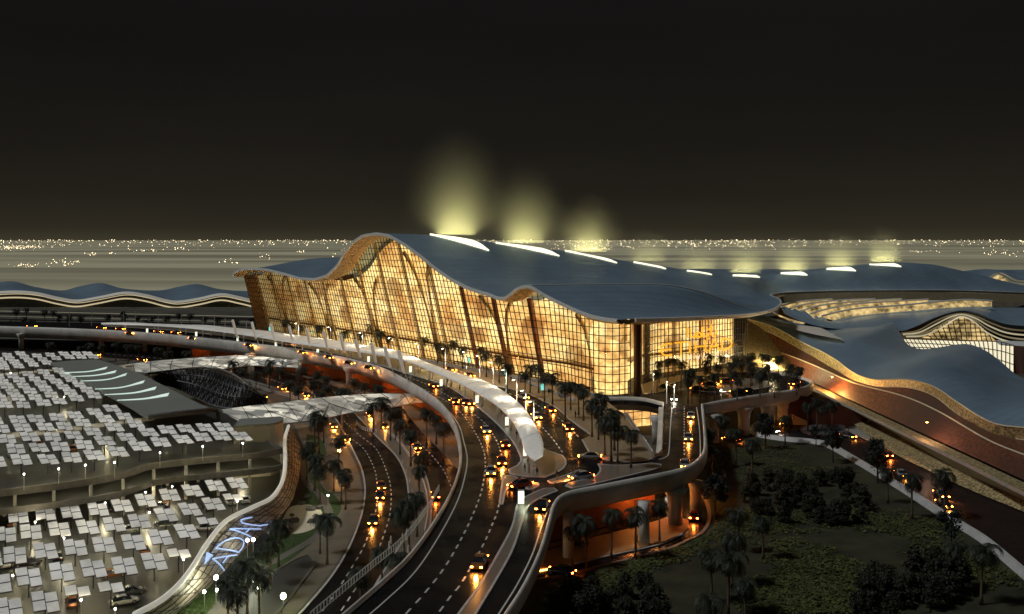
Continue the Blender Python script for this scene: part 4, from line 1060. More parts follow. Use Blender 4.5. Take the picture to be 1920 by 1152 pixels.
for i in range(2, 30, 2): mb.tube([gab[i] + Vector((0, -.5, 0)), base_[min(30, i + 2)] + Vector((0, -.5, 0))], .22, 4)
for k in range(1, 6):
    y = 593 + 7.5*k; x0_ = interp([(593, 1800), (600, 1780), (618, 1752), (634, 1728)], y); x1_ = interp([(593, 1812), (605, 1830), (622, 1850), (640, 1868)], y)
    mb.tube([PD(x0_, y, 441), PD(x1_, y, 441)], .22, 4)
mb.build('gable_lattice', mull, arch, world=True)
trimg = bpy.data.materials['trim_gold']; ribm = M('glow_ribbon', (.8, .7, .5), emit=(1, .86, .55), es=.42); ribd = M('faint_glow_ribbon', (.5, .42, .28), emit=(1, .75, .4), es=.10)  # glow put into the ribbons in place of a lamp shining on them
MB().loft([L3([(1800, 562, 560), (1900, 562, 560), (2000, 562, 560)], 6), L3([(1800, 600, 540), (1900, 600, 540), (2000, 600, 540)], 6)]).build('rear_wall', M('rear_wall', (.14, .12, .09), .5, noise=(.5, .6, 1.4)), cres, world=True)
for k in range(4):
    pts = [(1690 + 3*k, 624 + k*2), (1720 + 4*k, 619 + 3*k), (1750 + 5*k, 603 + 3.5*k), (1778 + 4*k, 591 + 2.2*k), (1805, 587 + 2*k), (1832 - 2*k, 593 + 3*k), (1862 - 3*k, 606 + 6*k), (1900, 617 + 8*k), (1990, 622 + 8*k)]
    A = L3([(x, y, 440 - k) for x, y in pts], 40); B = L3([(x, y + 3.0, 439 - k) for x, y in pts], 40)
    MB().loft([A, B]).build('ribbon_arch', ribm if k % 2 else ribd, arch, world=True)
MB().loft([L3([(1690, 626, 441), (1760, 620, 443), (1868, 642, 443), (2000, 650, 443)], 20), L3([(1690, 634, 441), (1760, 640, 443), (1868, 644, 443), (2000, 690, 443)], 20)]).build('pier_wall', M('pier_wall', (.30, .24, .15), .5, noise=(1, .6, 1.4)), arch, world=True)
lowg = M('lit_white_glazing', (.6, .55, .4), emit=(1, .9, .62), es=.85)
MB().loft([L3([(1690, 636, 436), (1740, 638, 436), (1800, 640, 434), (1870, 642, 430), (1900, 650, 425)], 30), L3([(1706, 657, 428), (1760, 660, 420), (1820, 668, 415), (1870, 690, 405), (1900, 700, 400)], 30)]).build('lower_glazing', lowg, arch, world=True)
mb = MB()
A = L3([(1690, 635, 434), (1740, 637, 434), (1800, 639, 432), (1870, 641, 428), (1901, 648, 423)], 26); B = L3([(1706, 659, 426), (1760, 662, 418), (1820, 670, 413), (1870, 692, 403), (1901, 704, 398)], 26)
for a, c in zip(A, B): mb.tube([a, c], .2, 4)
for f in (.0, .33, .66): mb.tube([a.lerp(c, f) for a, c in zip(A, B)], .2, 4)
mb.build('lower_lattice', mull, arch, world=True)
MB().loft([L3([(1900, 648, 420), (1930, 650, 420), (2000, 652, 420)], 6), L3([(1900, 704, 400), (1930, 716, 400), (2000, 730, 400)], 6)]).build('side_wall', redwall, arch, world=True)
MB().loft([L3([(1868, 638, 432), (1900, 640, 428), (2000, 642, 425)], 10), L3([(1870, 646, 428), (1900, 650, 424), (2000, 652, 420)], 10)]).build('pier_eave', rim, arch, world=True)
# small far arch
fa_ = empty('far_arch', PD(1870, 525, 620)); tag(fa_, 'small distant arched roof with lit gable at the far right', 'hall')
MB().loft([L3([(1780, 512, 700), (1840, 505, 700), (1880, 506, 700), (2000, 506, 700)], 30), L3([(1790, 513, 640), (1835, 520, 630), (1850, 524, 625), (1868, 513, 620), (1880, 512, 620), (1900, 522, 620), (1920, 526, 620), (2000, 520, 620)], 30)]).build('roof', roofm, fa_, smooth=True, world=True)
MB().loft([L3([(1850, 530, 622), (1865, 519, 622), (1875, 516, 622), (1884, 521, 622), (1890, 530, 622)], 12), L3([(1850, 531, 622), (1870, 532, 622), (1890, 532, 622)], 12)]).build('gable_glazing', glow, fa_, world=True)
MB().tube(L3([(1845, 529, 620), (1862, 516, 620), (1872, 513, 620), (1886, 519, 620), (1900, 527, 620), (1925, 529, 620), (1990, 527, 620)], 24), .5, 5).build('arch_rim', trimg, fa_, world=True)
MB().loft([L3([(1860, 533, 615), (1900, 536, 615), (2000, 540, 615)], 8), L3([(1870, 536, 610), (1905, 541, 610), (2000, 548, 610)], 8)]).build('eave', rim, fa_, world=True)
# left distant concourse
lc = empty('distant_concourse', PD(220, 560, 800)); tag(lc, 'long distant concourse with gently waving blue-grey roof and pale lit eaves at left', 'concourse')
bk = L3([(-80, 540, 880), (-20, 532, 880), (25, 528, 880), (65, 538, 880), (115, 545, 880), (150, 537, 880), (190, 531, 880), (230, 541, 880), (295, 545, 880), (335, 538, 880), (370, 533, 880), (410, 542, 880), (460, 546, 880), (540, 545, 880)], 80)
ed = L3([(-80, 556, 800), (-20, 548, 800), (30, 545, 800), (70, 548, 800), (110, 557, 800), (145, 562, 800), (185, 556, 800), (235, 547, 800), (275, 552, 800), (310, 561, 800), (335, 564, 800), (375, 558, 800), (415, 550, 800), (450, 556, 800), (490, 565, 800), (540, 570, 800)], 80)
MB().loft([bk, mixrow(bk, ed, .45, .6), mixrow(bk, ed, .8, .2), ed], flip=True).build('roof', roofm, lc, smooth=True, world=True)
MB().loft([mixrow(ed, [p + Vector((0, -1, 0)) for p in ed], 1, .05), [p + Vector((0, -3.5, -2.0)) for p in ed]], flip=True).build('pale_eave', M('pale_eave', (.75, .72, .62), .4, emit=(1, .9, .7), es=.10), lc, smooth=True, world=True)
MB().loft([[p + Vector((0, 1, -2.6)) for p in ed], [p + Vector((0, 1, -3.1)) for p in ed]], flip=True).build('lit_line', M('lit_line', (1, .9, .6), emit=(1, .83, .5), es=.55), lc, world=True)
MB().loft([[p + Vector((0, -2, -5.0)) for p in ed], [p + Vector((0, -2, -6.2)) for p in ed]], flip=True).build('lit_line', bpy.data.materials['lit_line'], lc, world=True)
MB().loft([[p + Vector((0, 2, -2)) for p in ed], [Vector((p.x, p.y + 2, 0)) for p in ed]], flip=True).build('dark_wall', M('dark_glazed_wall', (.045, .04, .03), .3, noise=(.4, .5, 2)), lc, world=True)
# ================================================================ drop-off canopy
dc = empty('drop_off_canopy', P(900, 730, 10)); tag(dc, 'long white ribbon canopy winding between the two upper carriageways', 'canopy')
CU = [(190, 606.5), (300, 607.5), (400, 612), (480, 619), (560, 629), (640, 640), (700, 650), (760, 663), (822, 689), (872, 704), (912, 716), (947, 736), (980, 763), (1003, 796), (1018, 822), (1024, 842)]
CL = [(190, 607.5), (300, 611), (400, 620), (480, 631), (560, 644), (640, 655), (700, 663), (760, 676), (820, 700), (862, 718), (905, 742), (935, 762), (960, 788), (976, 818), (985, 842), (996, 856)]
cu = catmull(px(CU, 14.3), 90); cl = catmull(px(CL, 14.3), 90)
rws = []
for i, (a, c) in enumerate(zip(cu, cl)):
    wv = .35*sin(i*.55); dn = -.9*sstep(84, 90, i)
    m_ = a.lerp(c, .5); up = Vector((0, 0, 1))
    if i > 85: q_ = (1, 1, .95, .82, .55)[min(4, i - 86)]; a, c = m_.lerp(a, q_), m_.lerp(c, q_)
    rws.append([a + up*(-.25 + dn), a + up*(.05 + dn), a.lerp(c, .2) + up*(.3 + wv + dn), m_ + up*(.4 + wv + dn), a.lerp(c, .8) + up*(.3 + wv + dn), c + up*(.0 + dn), c + up*(-.35 + dn), m_ + up*(-.3 + dn)])
canm = M('white_canopy', (.85, .84, .79), .35, noise=(1.2, .8, 1.1), bump=(1.5, .5, .1), emit=(1, .97, .86), es=.16)  # faint glow put into the fabric stands for light from underneath
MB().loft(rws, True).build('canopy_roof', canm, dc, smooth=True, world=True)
for i in range(2, 88, 2):
    MB().tube([q + Vector((0, 0, .04)) for q in rws[i][1:6]], .045, 4).build('seam', whitemetal, dc, world=True)
for i in range(3, 88, 4):
    for s_, e_ in ((cu, .25), (cl, .25)):
        o_ = (cl if s_ is cu else cu)[i]; p = s_[i].lerp(o_, .25)
        MB().lathe((p.x, p.y, 10.1), [(.28, 0), (.22, 1.5), (.22, 3.8)], 8).build('column', whitemetal, dc, smooth=True, world=True)
p = cu[89].lerp(cl[89], .5)
for i in range(6, 88, 8):
    p = cu[i].lerp(cl[i], .8)
    t = empty('info_panel', (p.x, p.y, 10.16)); tag(t, 'white lit information panel under the ribbon canopy, %s from the far end' % nth(i//8 + 1), 'info panel', 'lit panels under the ribbon canopy')
    MB().box((0, 0, 1.3), (.9, .2, 2.0), rz=.5).build('lit_face', whitesign if i % 16 else M('pale_lit_face', (1, 1, 1), emit=(1, .95, .85), es=1.4), t)
    MB().box((0, 0, .1), (1.1, .4, .2), rz=.5).build('foot', greymetal, t)
# leaning white pylons
PYL = [((436, 600), (445, 634), (451, 645)), ((472, 604), (480, 635), (487, 651)), ((507, 607), (516, 640), (523, 656)), ((542, 612), (551, 647), (557, 661)),
       ((575, 617), (582, 650), (591, 667)), ((607, 622), (615, 656), (624, 673)), ((638, 628), (646, 662), (656, 683)), ((666, 637), (676, 671), (686, 692)),
       ((696, 643), (705, 680), (715, 700)), ((721, 650), (732, 689), (742, 709)), ((747, 658), (758, 700), (768, 722))]
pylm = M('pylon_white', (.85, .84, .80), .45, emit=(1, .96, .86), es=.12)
for i, (a, m_, b_) in enumerate(PYL):
    base = P(b_[0], b_[1], 10); d = base.y
    top = PD(a[0], a[1], d - 1); mid = PD(m_[0], m_[1], d - .3)
    t = empty('leaning_mast', base); tag(t, 'white leaning mast between carriageway and ribbon canopy, %s from the left' % nth(i + 1), 'mast', 'white leaning masts along the carriageway')
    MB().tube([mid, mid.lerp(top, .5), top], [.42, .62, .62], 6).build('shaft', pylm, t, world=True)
    MB().tube([base, mid.lerp(top, .25)], .16, 6).build('rod', whitemetal, t, world=True)
# street lamps
def lamp_proto(h=9.0, arm=1.6, pw=1500, col=(1, .85, .6), mat=warmlamp, r=.10, nm='street_lamp', spot=True):
    t = empty(nm); t['category'] = 'street lamp'
    MB().tube([(0, 0, 0), (0, 0, h)], [r*1.6, r], 6).build('pole', whitemetal, t)
    MB().tube([(0, 0, h), (0, -arm*.5, h + .3), (0, -arm, h + .2)], r*.8, 5).build('arm', whitemetal, t)
    MB().box((0, -arm, h + .18), (.35, .9, .14)).build('head', greymetal, t)
    MB().box((0, -arm, h + .08), (.25, .7, .05)).build('bulb', mat, t)
    if spot: light('lamp_light', (0, -arm, h), pw, col, 'SPOT', .2, (0, 0, 0), 140, parent=t)
    return t
lp = Proto(lamp_proto(pw=5500))
LAMPS = [(560, 646, .6, 3), (620, 655, .6, 3), (680, 668, .6, 3), (735, 680, .6, 3), (785, 693, .6, 3), (835, 705, .6, 3), (874, 713, .6, 3), (900, 722, .6, 3), (925, 737, .6, 3), (949, 755, .6, 3), (969, 778, .6, 3), (986, 803, .6, 3), (1001, 828, .6, 3)]
for i, (a, c, rz, _) in enumerate(LAMPS):
    lp.put(P(a, c, 10.16), -rz, 1.0, 'tall white street lamp rising behind the ribbon canopy, %s from the left' % nth(i + 1), 'street lamps along the ribbon canopy')
lp2 = Proto(lamp_proto(h=8.5, pw=500, r=.12, spot=False, mat=M('unlit_lamp', (.7, .7, .65), .4)))
for i, (a, c) in enumerate(((210, 612), (232, 610), (254, 611), (297, 613), (340, 617), (381, 620), (402, 624), (422, 627), (462, 633), (172, 611), (130, 612))):
    lp2.put(P(a, c, 10.02), .4, .85, 'slim white lamp post at the far left carriageway, %s along' % nth(sorted([210, 232, 254, 297, 340, 381, 402, 422, 462, 172, 130]).index(a) + 1), 'slim lamp posts on the far left road')
lpg = Proto(lamp_proto(h=6, pw=900, arm=.8, nm='street_lamp'))
for i, (a, c, lb) in enumerate(((1250, 757, 'white street lamp at the left edge of the bridge to the forecourt'), (1264, 763, 'white street lamp standing where the bridge meets the forecourt'), (1225, 740, 'white street lamp on the paving by the corner of the glass front'))):
    lpg.put(P(a, c, 10.1), 0, 1.0, lb, 'street lamps by the forecourt')
# teal lit signs on the promenade
tt = empty('lit_totem'); tt['category'] = 'sign'
MB().box((0, 0, 2.8), (.9, .2, 1.9)).build('lit_face', tealsign, tt); MB().box((0, 0, .9), (.12, .12, 1.9)).build('post', greymetal, tt)
tp = Proto(tt)
for i, (a, c) in enumerate(((738, 650), (810, 672), (880, 690), (948, 713), (1017, 744), (586, 633), (506, 628))):
    k = sorted([738, 810, 880, 948, 1017, 586, 506]).index(a) + 1
    tp.put(P(a, c, 10.16), .5, 1, 'small teal lit sign on a post on the promenade, %s from the left' % nth(k), 'teal lit signs on the promenade')
t = empty('lit_kiosk', P(977, 946, 10.16)); tag(t, 'tall greenish white lit box on the median beside the crossing', 'kiosk')
MB().box((0, 0, 1.3), (1.0, .8, 2.1)).build('lit_face', whitesign, t); MB().box((0, 0, .12), (1.1, .9, .24)).build('foot', greymetal, t); MB().box((0, 0, 2.4), (1.1, .9, .1)).build('cap', greymetal, t)
light('lamp_light', (.6, -1.6, 1.2), 120, (.9, 1, .65), parent=t)
# promenade planter wall
tag(MB().sweep(catmull(px([(700, 644), (760, 657), (830, 674), (900, 690), (960, 707), (1020, 730), (1078, 752)], 10.16), 60), [(-.15, 0), (-.15, .7), (.15, .7), (.15, 0)], closed=True).build('planter_wall', kerb), 'low pale wall between the palms and the glass front', 'wall')
# stair beside the void
t = empty('stair', P(1205, 840, 10)); tag(t, 'white slatted stair railing beside the opening in the palm plaza', 'railing')
a, c = P(1176, 782, 10.1), P(1224, 856, 10.1); mb = MB()
for i in range(26): mb.box(a.lerp(c, i/25) + Vector((0, 0, .5)), (.5, .12, 1.0), rz=.3)
mb.build('balusters', whitemetal, t, world=True); MB().tube([a + Vector((0, 0, 1.05)), c + Vector((0, 0, 1.05))], .1, 5).build('handrail', whitemetal, t, world=True)
# white picket barriers between the lower roads
slat_fence(catmull(px([(720, 807), (745, 828), (770, 860)], .15), 20), .9, .8, 'white picket barrier on the planted strip between the lower roads, far one')
slat_fence(catmull(px([(786, 882), (799, 925), (802, 965), (796, 1001)], .15), 24), .9, .8, 'white picket barrier on the planted strip between the lower roads, near one')
slat_fence(catmull(px([(668, 795), (680, 806), (705, 812)], .15), 10), .9, .9, 'short white picket barrier at the head of the strip between the lower roads')
slat_fence(catmull(px([(465, 720), (490, 730), (530, 742), (560, 750)], .15), 20), .9, 1.2, 'long low picket barrier beside the lattice shell and the lower road')
bol = empty('bollard'); bol['category'] = 'bollard'
MB().lathe((0, 0, 0), [(.13, 0), (.12, .75), (.06, .95)], 8).build('post', whitemetal, bol); MB().lathe((0, 0, 0), [(.14, .62), (.14, .72)], 8).build('band', greymetal, bol)
bp_ = Proto(bol); bl_ = px([(748, 850), (755, 870), (762, 888), (768, 905), (773, 925), (774, 945), (773, 962), (765, 985)], .1)
for i, p in enumerate(bl_): bp_.put(p, 0, 1, 'small white bollard beside the lower road, %s from the far end' % nth(i + 1), 'bollards along the lower road')
bl_ = px([(755, 1015), (764, 1013), (757, 1040), (766, 1037), (730, 1030), (733, 1020)], .1)
for i, p in enumerate(bl_): bp_.put(p, 0, 1.5, 'tall white bollard at the near tip of the planted strip, %s of six' % nth(i + 1), 'bollards at the tip of the strip')

# ================================================================ the parking building
AE = 36  # degrees of its front
pk = empty('parking_building', P(250, 880, 0)); tag(pk, 'open parking deck on columns with dark beams, full of solar canopies', 'parking')
PF = [(-80, 933), (0, 922), (100, 910), (200, 895), (250, 882), (287, 871), (380, 861), (480, 852), (528, 843)]
pf = catmull(px(PF, 8), 60)
pd_ = pf + px([(492, 822), (478, 806), (420, 775), (385, 760), (330, 735), (262, 702), (180, 672), (100, 661), (0, 658), (-90, 657)], 8)
MB().poly([pd_], thick=.5).build('upper_deck', deckc, pk, world=True)
ob = [p for p in pf] + [P(492, 822, 8)]
MB().sweep(ob, [(.2, -1.0), (.2, .35), (-.5, .35), (-.5, -1.0)], closed=True).build('edge_beam', beamc, pk, world=True)
lo = [Vector((p.x + 1.6, p.y - 1.0, 4.6)) for p in pf]
MB().sweep(lo, [(.2, -.6), (.2, .6), (-.4, .6), (-.4, -.6)], closed=True).build('edge_beam', beamc, pk, world=True)
mf = [Vector((p.x, p.y, 4.3)) for p in lo]
MB().loft([mf, [p + Vector((-14, 22, 0)) for p in mf]], flip=True).build('middle_deck', deckc, pk, world=True)
MB().loft([[Vector((p.x - 16, p.y + 26, 0)) for p in pf], [Vector((p.x - 16, p.y + 26, 7.4)) for p in pf]]).build('back_wall', beamc, pk, world=True)
for a in (-50, 18, 91, 160, 227, 283, 343, 403, 460, 519):
    p = min(pf, key=lambda q: abs(PXY(q)[0] - a))
    for dx_, dy_ in ((1.0, -.6), (-7, 11)):
        MB().box((p.x + dx_, p.y + dy_, 3.6), (.55, .55, 7.2), rz=R(32)).build('column', colc, pk, world=True)
for i in range(6, 58, 6):
    p = pf[i] + Vector((-2.5, 4.0, 0)); p.z = 7.3
    t = empty('ceiling_lamp', p); tag(t, 'white lamp under the upper parking deck, %s from the left' % nth((i - 6)//6 + 1), 'lamp', 'lamps under the upper parking deck')
    MB().lathe((0, 0, 0), [(.22, -.12), (.25, 0), (.1, .1)], 8).build('lamp_housing', greymetal, t)
    MB().lathe((0, 0, 0), [(.15, -.2), (.2, -.13)], 8).build('bulb', whitelamp, t)
    light('lamp_light', (0, 0, -.35), 220, (1, .9, .6), parent=t)
# lower parking ground
lg = px([(-120, 930), (100, 905), (300, 870), (500, 850), (535, 868), (533, 895), (515, 930), (470, 955), (425, 985), (392, 1030), (362, 1075), (330, 1110), (290, 1145), (240, 1215), (-200, 1215)], 0)
struct('parking_ground', MB().poly([[Vector((p.x, p.y, .05)) for p in lg]]), deckc)
# solar canopies
EW = Vector((cos(R(30)), sin(R(30)), 0)); ELn = Vector((-sin(R(30)), cos(R(30)), 0))
def canopy_proto(full=True, simple=False):
    t = empty('solar_canopy'); t['category'] = 'solar canopy'
    mt = Matrix.Rotation(R(9), 3, 'X')
    def pm(cx, cy, l_=2.92, w_=1.66):
        mb = MB(); mb.box((0, 0, 0), (w_, l_, .07)); mb.v = [mt @ (v + Vector((cx, cy, 0))) + Vector((0, 0, 3.5)) for v in mb.v]; return mb
    sp = [(-.90, .4), (.90, -.6)]
    for cx, o_ in sp:
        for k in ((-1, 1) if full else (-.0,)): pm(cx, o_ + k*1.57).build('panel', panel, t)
    fr = MB()
    for cx, o_ in sp:
        L_ = 6.3 if full else 3.2
        for q_ in (-.86, .86):
            fr.box((cx + q_, o_, -.09), (.08, L_, .1))
        if full: fr.box((cx, o_, .05), (1.72, .26, .06))
        for k in ((-1, 0, 1) if full else (-.5, .5)): fr.box((cx, o_ + k*3.1, -.10), (1.8, .10, .12))
    fr.v = [mt @ v + Vector((0, 0, 3.5)) for v in fr.v]
    fr.build('frame', darkmetal, t)
    po = MB().box((0, 0, 1.65), (.22, .22, 3.3)); po.tube([(0, 0, 2.7), (.9, -1.6, 3.2)], .07, 4); po.tube([(0, 0, 2.7), (-.9, 1.6, 3.6)], .07, 4)
    po.build('post', darkmetal, t)
    MB().box((.1, .3, 3.22), (.28, .28, .1)).build('bulb', warmbulb, t)
    return t
warmbulb = M('canopy_bulb', (1, .9, .6), emit=(1.0, .86, .50), es=110)
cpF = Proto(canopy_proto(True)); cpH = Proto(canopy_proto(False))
def simple_canopy():
    src = canopy_proto(True); mb = MB(); mats = []
    me = bpy.data.meshes.new('solar_canopy'); vs, fs, mi = [], [], []
    for ch in [o for o in bpy.data.objects if o.parent == src]:
        m_ = ch.data.materials[0]
        if m_ not in mats: mats.append(m_)
        b_ = len(vs); vs += [tuple(v.co) for v in ch.data.vertices]
        for p in ch.data.polygons: fs.append([b_ + i for i in p.vertices]); mi.append(mats.index(m_))
        bpy.data.objects.remove(ch)
    bpy.data.objects.remove(src)
    me.from_pydata(vs, [], fs)
    for m_ in mats: me.materials.append(m_)
    me.polygons.foreach_set('material_index', mi); me.update()
    o = bpy.data.objects.new('solar_canopy', me); C.objects.link(o); o['category'] = 'solar canopy'
    return o
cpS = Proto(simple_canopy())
LOW = [[(35, 966), (86, 961), (134, 958), (185, 953), (230, 946), (274, 936), (319, 926), (362, 918), (405, 909), (445, 904)],
       [(11, 1000), (59, 995), (112, 990), (165, 986), (215, 981), (262, 975), (312, 963), (357, 953), (401, 943), (437, 930, 1)],
       [(-18, 1044), (29, 1038), (86, 1030), (142, 1024), (196, 1019), (251, 1014), (302, 1005), (351, 994), (390, 975, 1)],
       [(-2, 1090), (55, 1079), (117, 1069), (176, 1063), (234, 1058), (290, 1050), (336, 1035, 1)],
       [(18, 1138), (86, 1125), (146, 1105, 1), (209, 1098, 1)]]
for r_, row in enumerate(LOW):
    vis = sorted(row, key=lambda q: q[0])
    for q in row:
        half = len(q) > 2; p = P(q[0], q[1], 3.5); p.z = .05
        p = p + Vector((-.1, 0, 0))
        lb = 'lower parking, %s row from the deck, %s from left' % (nth(r_ + 1), nth(vis.index(q) + 1))
        (cpH if half else cpF).put(p, R(30) + random.uniform(-.03, .03), .94, ('half size ' if half else 'white four-panel ') + 'solar canopy in the ' + lb, 'solar canopies on the lower parking')
row1 = [P(a, c, 11.5) for a, c in ((41, 860), (89, 857), (134, 855), (179, 851), (219, 844), (261, 835), (301, 827), (341, 821), (379, 817), (416, 815), (454, 816))]
d_ = row1[0] - row1[1]; row1 = [row1[0] + d_*k for k in range(9, 0, -1)] + row1
GR = [(88, 676), (150, 670), (183, 672), (262, 698), (330, 732), (375, 756), (404, 764), (408, 776), (262, 786)]
E2 = Vector((-7.0, 10.8, 0)); cnt = 0
for i in range(19):
    if i in (5, 12): continue          # aisles with pale walls
    got = []
    for j, p in enumerate(row1):
        q = p + E2*i*.985
        a, c = PXY(q)
        if a < -25 or inside(a, c, GR) or (a > 262 and c < 790) or c < 661: continue
        if i > 2 and a > 250 and c < 800: continue
        got.append((a, q))
    got.sort(key=lambda g_: g_[0])
    for k, (a, q) in enumerate(got):
        pr = cpF if i < 5 else cpS
        v_ = Vector((q.x, q.y, 8.02)) + Vector((random.uniform(-.3, .3), random.uniform(-.3, .3), 0))
        pr.put(v_, R(33) + random.uniform(-.05, .05), random.uniform(.88, .96), 'solar canopy on the upper deck, %s row from the front beam, %s from left' % (nth(i + 1), nth(k + 1)), 'solar canopies on the upper parking deck'); cnt += 1
print('canopies up', cnt)
for nm_, pts in (('walkway', [(-30, 816), (90, 806), (220, 789), (272, 783), (290, 786), (220, 796), (90, 814), (-30, 825)]), ('walkway', [(-30, 703), (60, 696), (110, 692), (110, 694), (60, 699), (-30, 706)])):
    MB().poly([px(pts, 8.0 + .25)], thick=.22).build('aisle_wall', M('pale_aisle', (.62, .56, .42), .6, emit=(1, .85, .5), es=.06) if nm_ + 'x' not in globals() else None, pk, world=True)
# grey roof with six lit strips
rf = empty('stair_hall_roof', P(240, 740, 8)); tag(rf, 'broad grey roof slab with six lit curved skylights above the parking deck', 'roof')
MB().poly([px([(95, 680), (135, 676), (182, 674), (222, 686), (264, 701), (320, 730), (375, 758), (400, 767), (340, 774), (277, 781), (248, 762), (225, 750), (160, 715)], 11.6)], thick=.9).build('roof_slab', grayroof, rf, world=True)
for a, m_, c in (((120, 699), (165, 697), (200, 691)), ((135, 706.5), (180, 704), (217, 698)), ((150, 715), (200, 712), (237, 703)), ((178, 730), (225, 727), (270, 717)), ((196, 740.5), (250, 737), (292, 729)), ((220, 751), (270, 748), (316, 741))):
    cl_ = catmull(px([a, m_, c], 11.68), 12); A, B = [], []
    for k, p in enumerate(cl_):
        w_ = .5 + 1.3*k/12; A.append(p + Vector((-.2*w_, w_, .05 + .3*sstep(5, 12, k)))); B.append(p + Vector((.2*w_, -w_, .0)))
    MB().loft([A, B]).build('lit_strip', roofstrip, rf, world=True)
    MB().loft([A, [p - Vector((0, 0, .5)) for p in A]]).build('strip_upstand', grayroof, rf, world=True)
MB().tube(px([(278, 781), (340, 774), (396, 768)], 11.5) + [P(405, 769, 11.2), P(409, 774, 10.4), P(410, 788, 8.6)], .55, 8).build('edge_tube', beamc, rf, smooth=True, world=True)
MB().box(P(200, 745, 8) + Vector((0, 0, 1.3)), (8, 30, 2.6), rz=R(33)).build('core', beamc, rf, world=True)
# pale round ended hall below the end of the deck
ph = empty('end_hall', P(480, 830, 0)); tag(ph, 'pale hall with rounded end beside the parking deck under the white walkway shell', 'building')
a, c = P(438, 833, 8), P(500, 829, 8); a.z = c.z = 0; ft = []
for k in range(9): ft.append(a.lerp(c, k/8))
for k in range(1, 9): an = -pi/2 + pi*k/8*.9; ft.append(c + Vector((0, 5, 0)) + Vector((2.5*cos(an), 5*sin(an), 0)))
MB().loft([ft, [p + Vector((0, 0, 12.2)) for p in ft]], flip=False).build('wall', M('pale_wall', (.62, .58, .45), .6, noise=(.2, .9, 1.05)), ph, world=True)
MB().poly([[p + Vector((0, 0, 12.2)) for p in ft] + [a + Vector((-1, 9, 12.2))]], thick=.5).build('roof', grayroof, ph, world=True)
# white perforated walkway shells
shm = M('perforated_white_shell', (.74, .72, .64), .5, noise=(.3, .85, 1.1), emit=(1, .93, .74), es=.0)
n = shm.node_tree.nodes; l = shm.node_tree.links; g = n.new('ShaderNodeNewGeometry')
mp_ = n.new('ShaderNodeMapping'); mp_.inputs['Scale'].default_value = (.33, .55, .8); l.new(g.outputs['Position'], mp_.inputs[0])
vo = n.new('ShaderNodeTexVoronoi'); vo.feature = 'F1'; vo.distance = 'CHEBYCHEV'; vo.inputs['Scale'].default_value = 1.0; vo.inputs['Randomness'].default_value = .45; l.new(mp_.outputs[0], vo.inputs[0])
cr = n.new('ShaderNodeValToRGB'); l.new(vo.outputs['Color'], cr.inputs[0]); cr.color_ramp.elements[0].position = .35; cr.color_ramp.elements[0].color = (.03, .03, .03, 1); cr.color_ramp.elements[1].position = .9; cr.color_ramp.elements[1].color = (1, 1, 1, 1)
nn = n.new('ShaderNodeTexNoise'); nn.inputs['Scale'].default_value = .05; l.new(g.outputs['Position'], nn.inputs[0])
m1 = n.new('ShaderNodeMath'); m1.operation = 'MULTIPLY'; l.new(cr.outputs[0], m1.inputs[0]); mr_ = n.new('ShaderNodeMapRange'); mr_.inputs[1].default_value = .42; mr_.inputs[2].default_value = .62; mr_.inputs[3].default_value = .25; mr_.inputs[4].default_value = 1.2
l.new(nn.outputs[0], mr_.inputs[0]); l.new(mr_.outputs[0], m1.inputs[1]); l.new(m1.outputs[0], n['Principled BSDF'].inputs['Emission Strength'])  # cell glow put into the skin stands for light inside the shell
def shell(near, ridge, zn, zr, back_, lb, ncol=6):
    t = empty('walkway_shell', P(*near[len(near)//2], 0)); tag(t, lb, 'walkway canopy', 'white perforated walkway canopies')
    A = catmull([P(a, c, zn) for a, c in near], 50); B = catmull([P(a, c, zr) for a, c in ridge], 50)
    D = [b_ + Vector((0, back_, zn - zr)) for b_ in B]
    Mi = [a.lerp(b_, .5) + Vector((0, -.4, .9)) for a, b_ in zip(A, B)]
    MB().loft([A, Mi, B, D], flip=True).build('shell', shm, t, smooth=True, world=True)
    mb = MB()
    for k in range(0, 51, 5): mb.tube([A[k] + Vector((0, -.08, .05)), Mi[k] + Vector((0, -.1, .1)), B[k] + Vector((0, -.05, .1))], .1, 4)
    for k in range(0, 46, 5):
        mb.tube([A[k] + Vector((0, -.08, .05)), Mi[k+5] + Vector((0, -.1, .1))], .08, 4); mb.tube([Mi[k] + Vector((0, -.1, .1)), A[k+5] + Vector((0, -.08, .05))], .08, 4)
    mb.build('lattice', darkmetal, t, world=True)
    mb = MB().tube(A, .16, 5); mb.build('edge_tube', greymetal, t, world=True)
    for k in range(4, 50, 50//ncol):
        p = A[k].lerp(B[k], .4); MB().tube([(p.x, p.y, 0), (p.x, p.y, zn + .5)], .3, 8).build('column', colc, t, world=True)
    return t
shell([(428, 795), (500, 797), (560, 792), (610, 785), (650, 776), (700, 769), (745, 762), (796, 752)], [(415, 768), (470, 761), (520, 756), (600, 746), (660, 741), (720, 738), (790, 738)], 5.0, 8.6, 5, 'near white perforated shell canopy leading from the parking to the viaduct')
shell([(225, 695), (290, 700), (350, 700), (420, 692), (480, 686), (560, 690)], [(212, 687), (280, 678), (340, 673), (400, 669), (470, 667), (560, 677)], 5.0, 8.0, 5, 'far white perforated shell canopy behind the dark lattice')
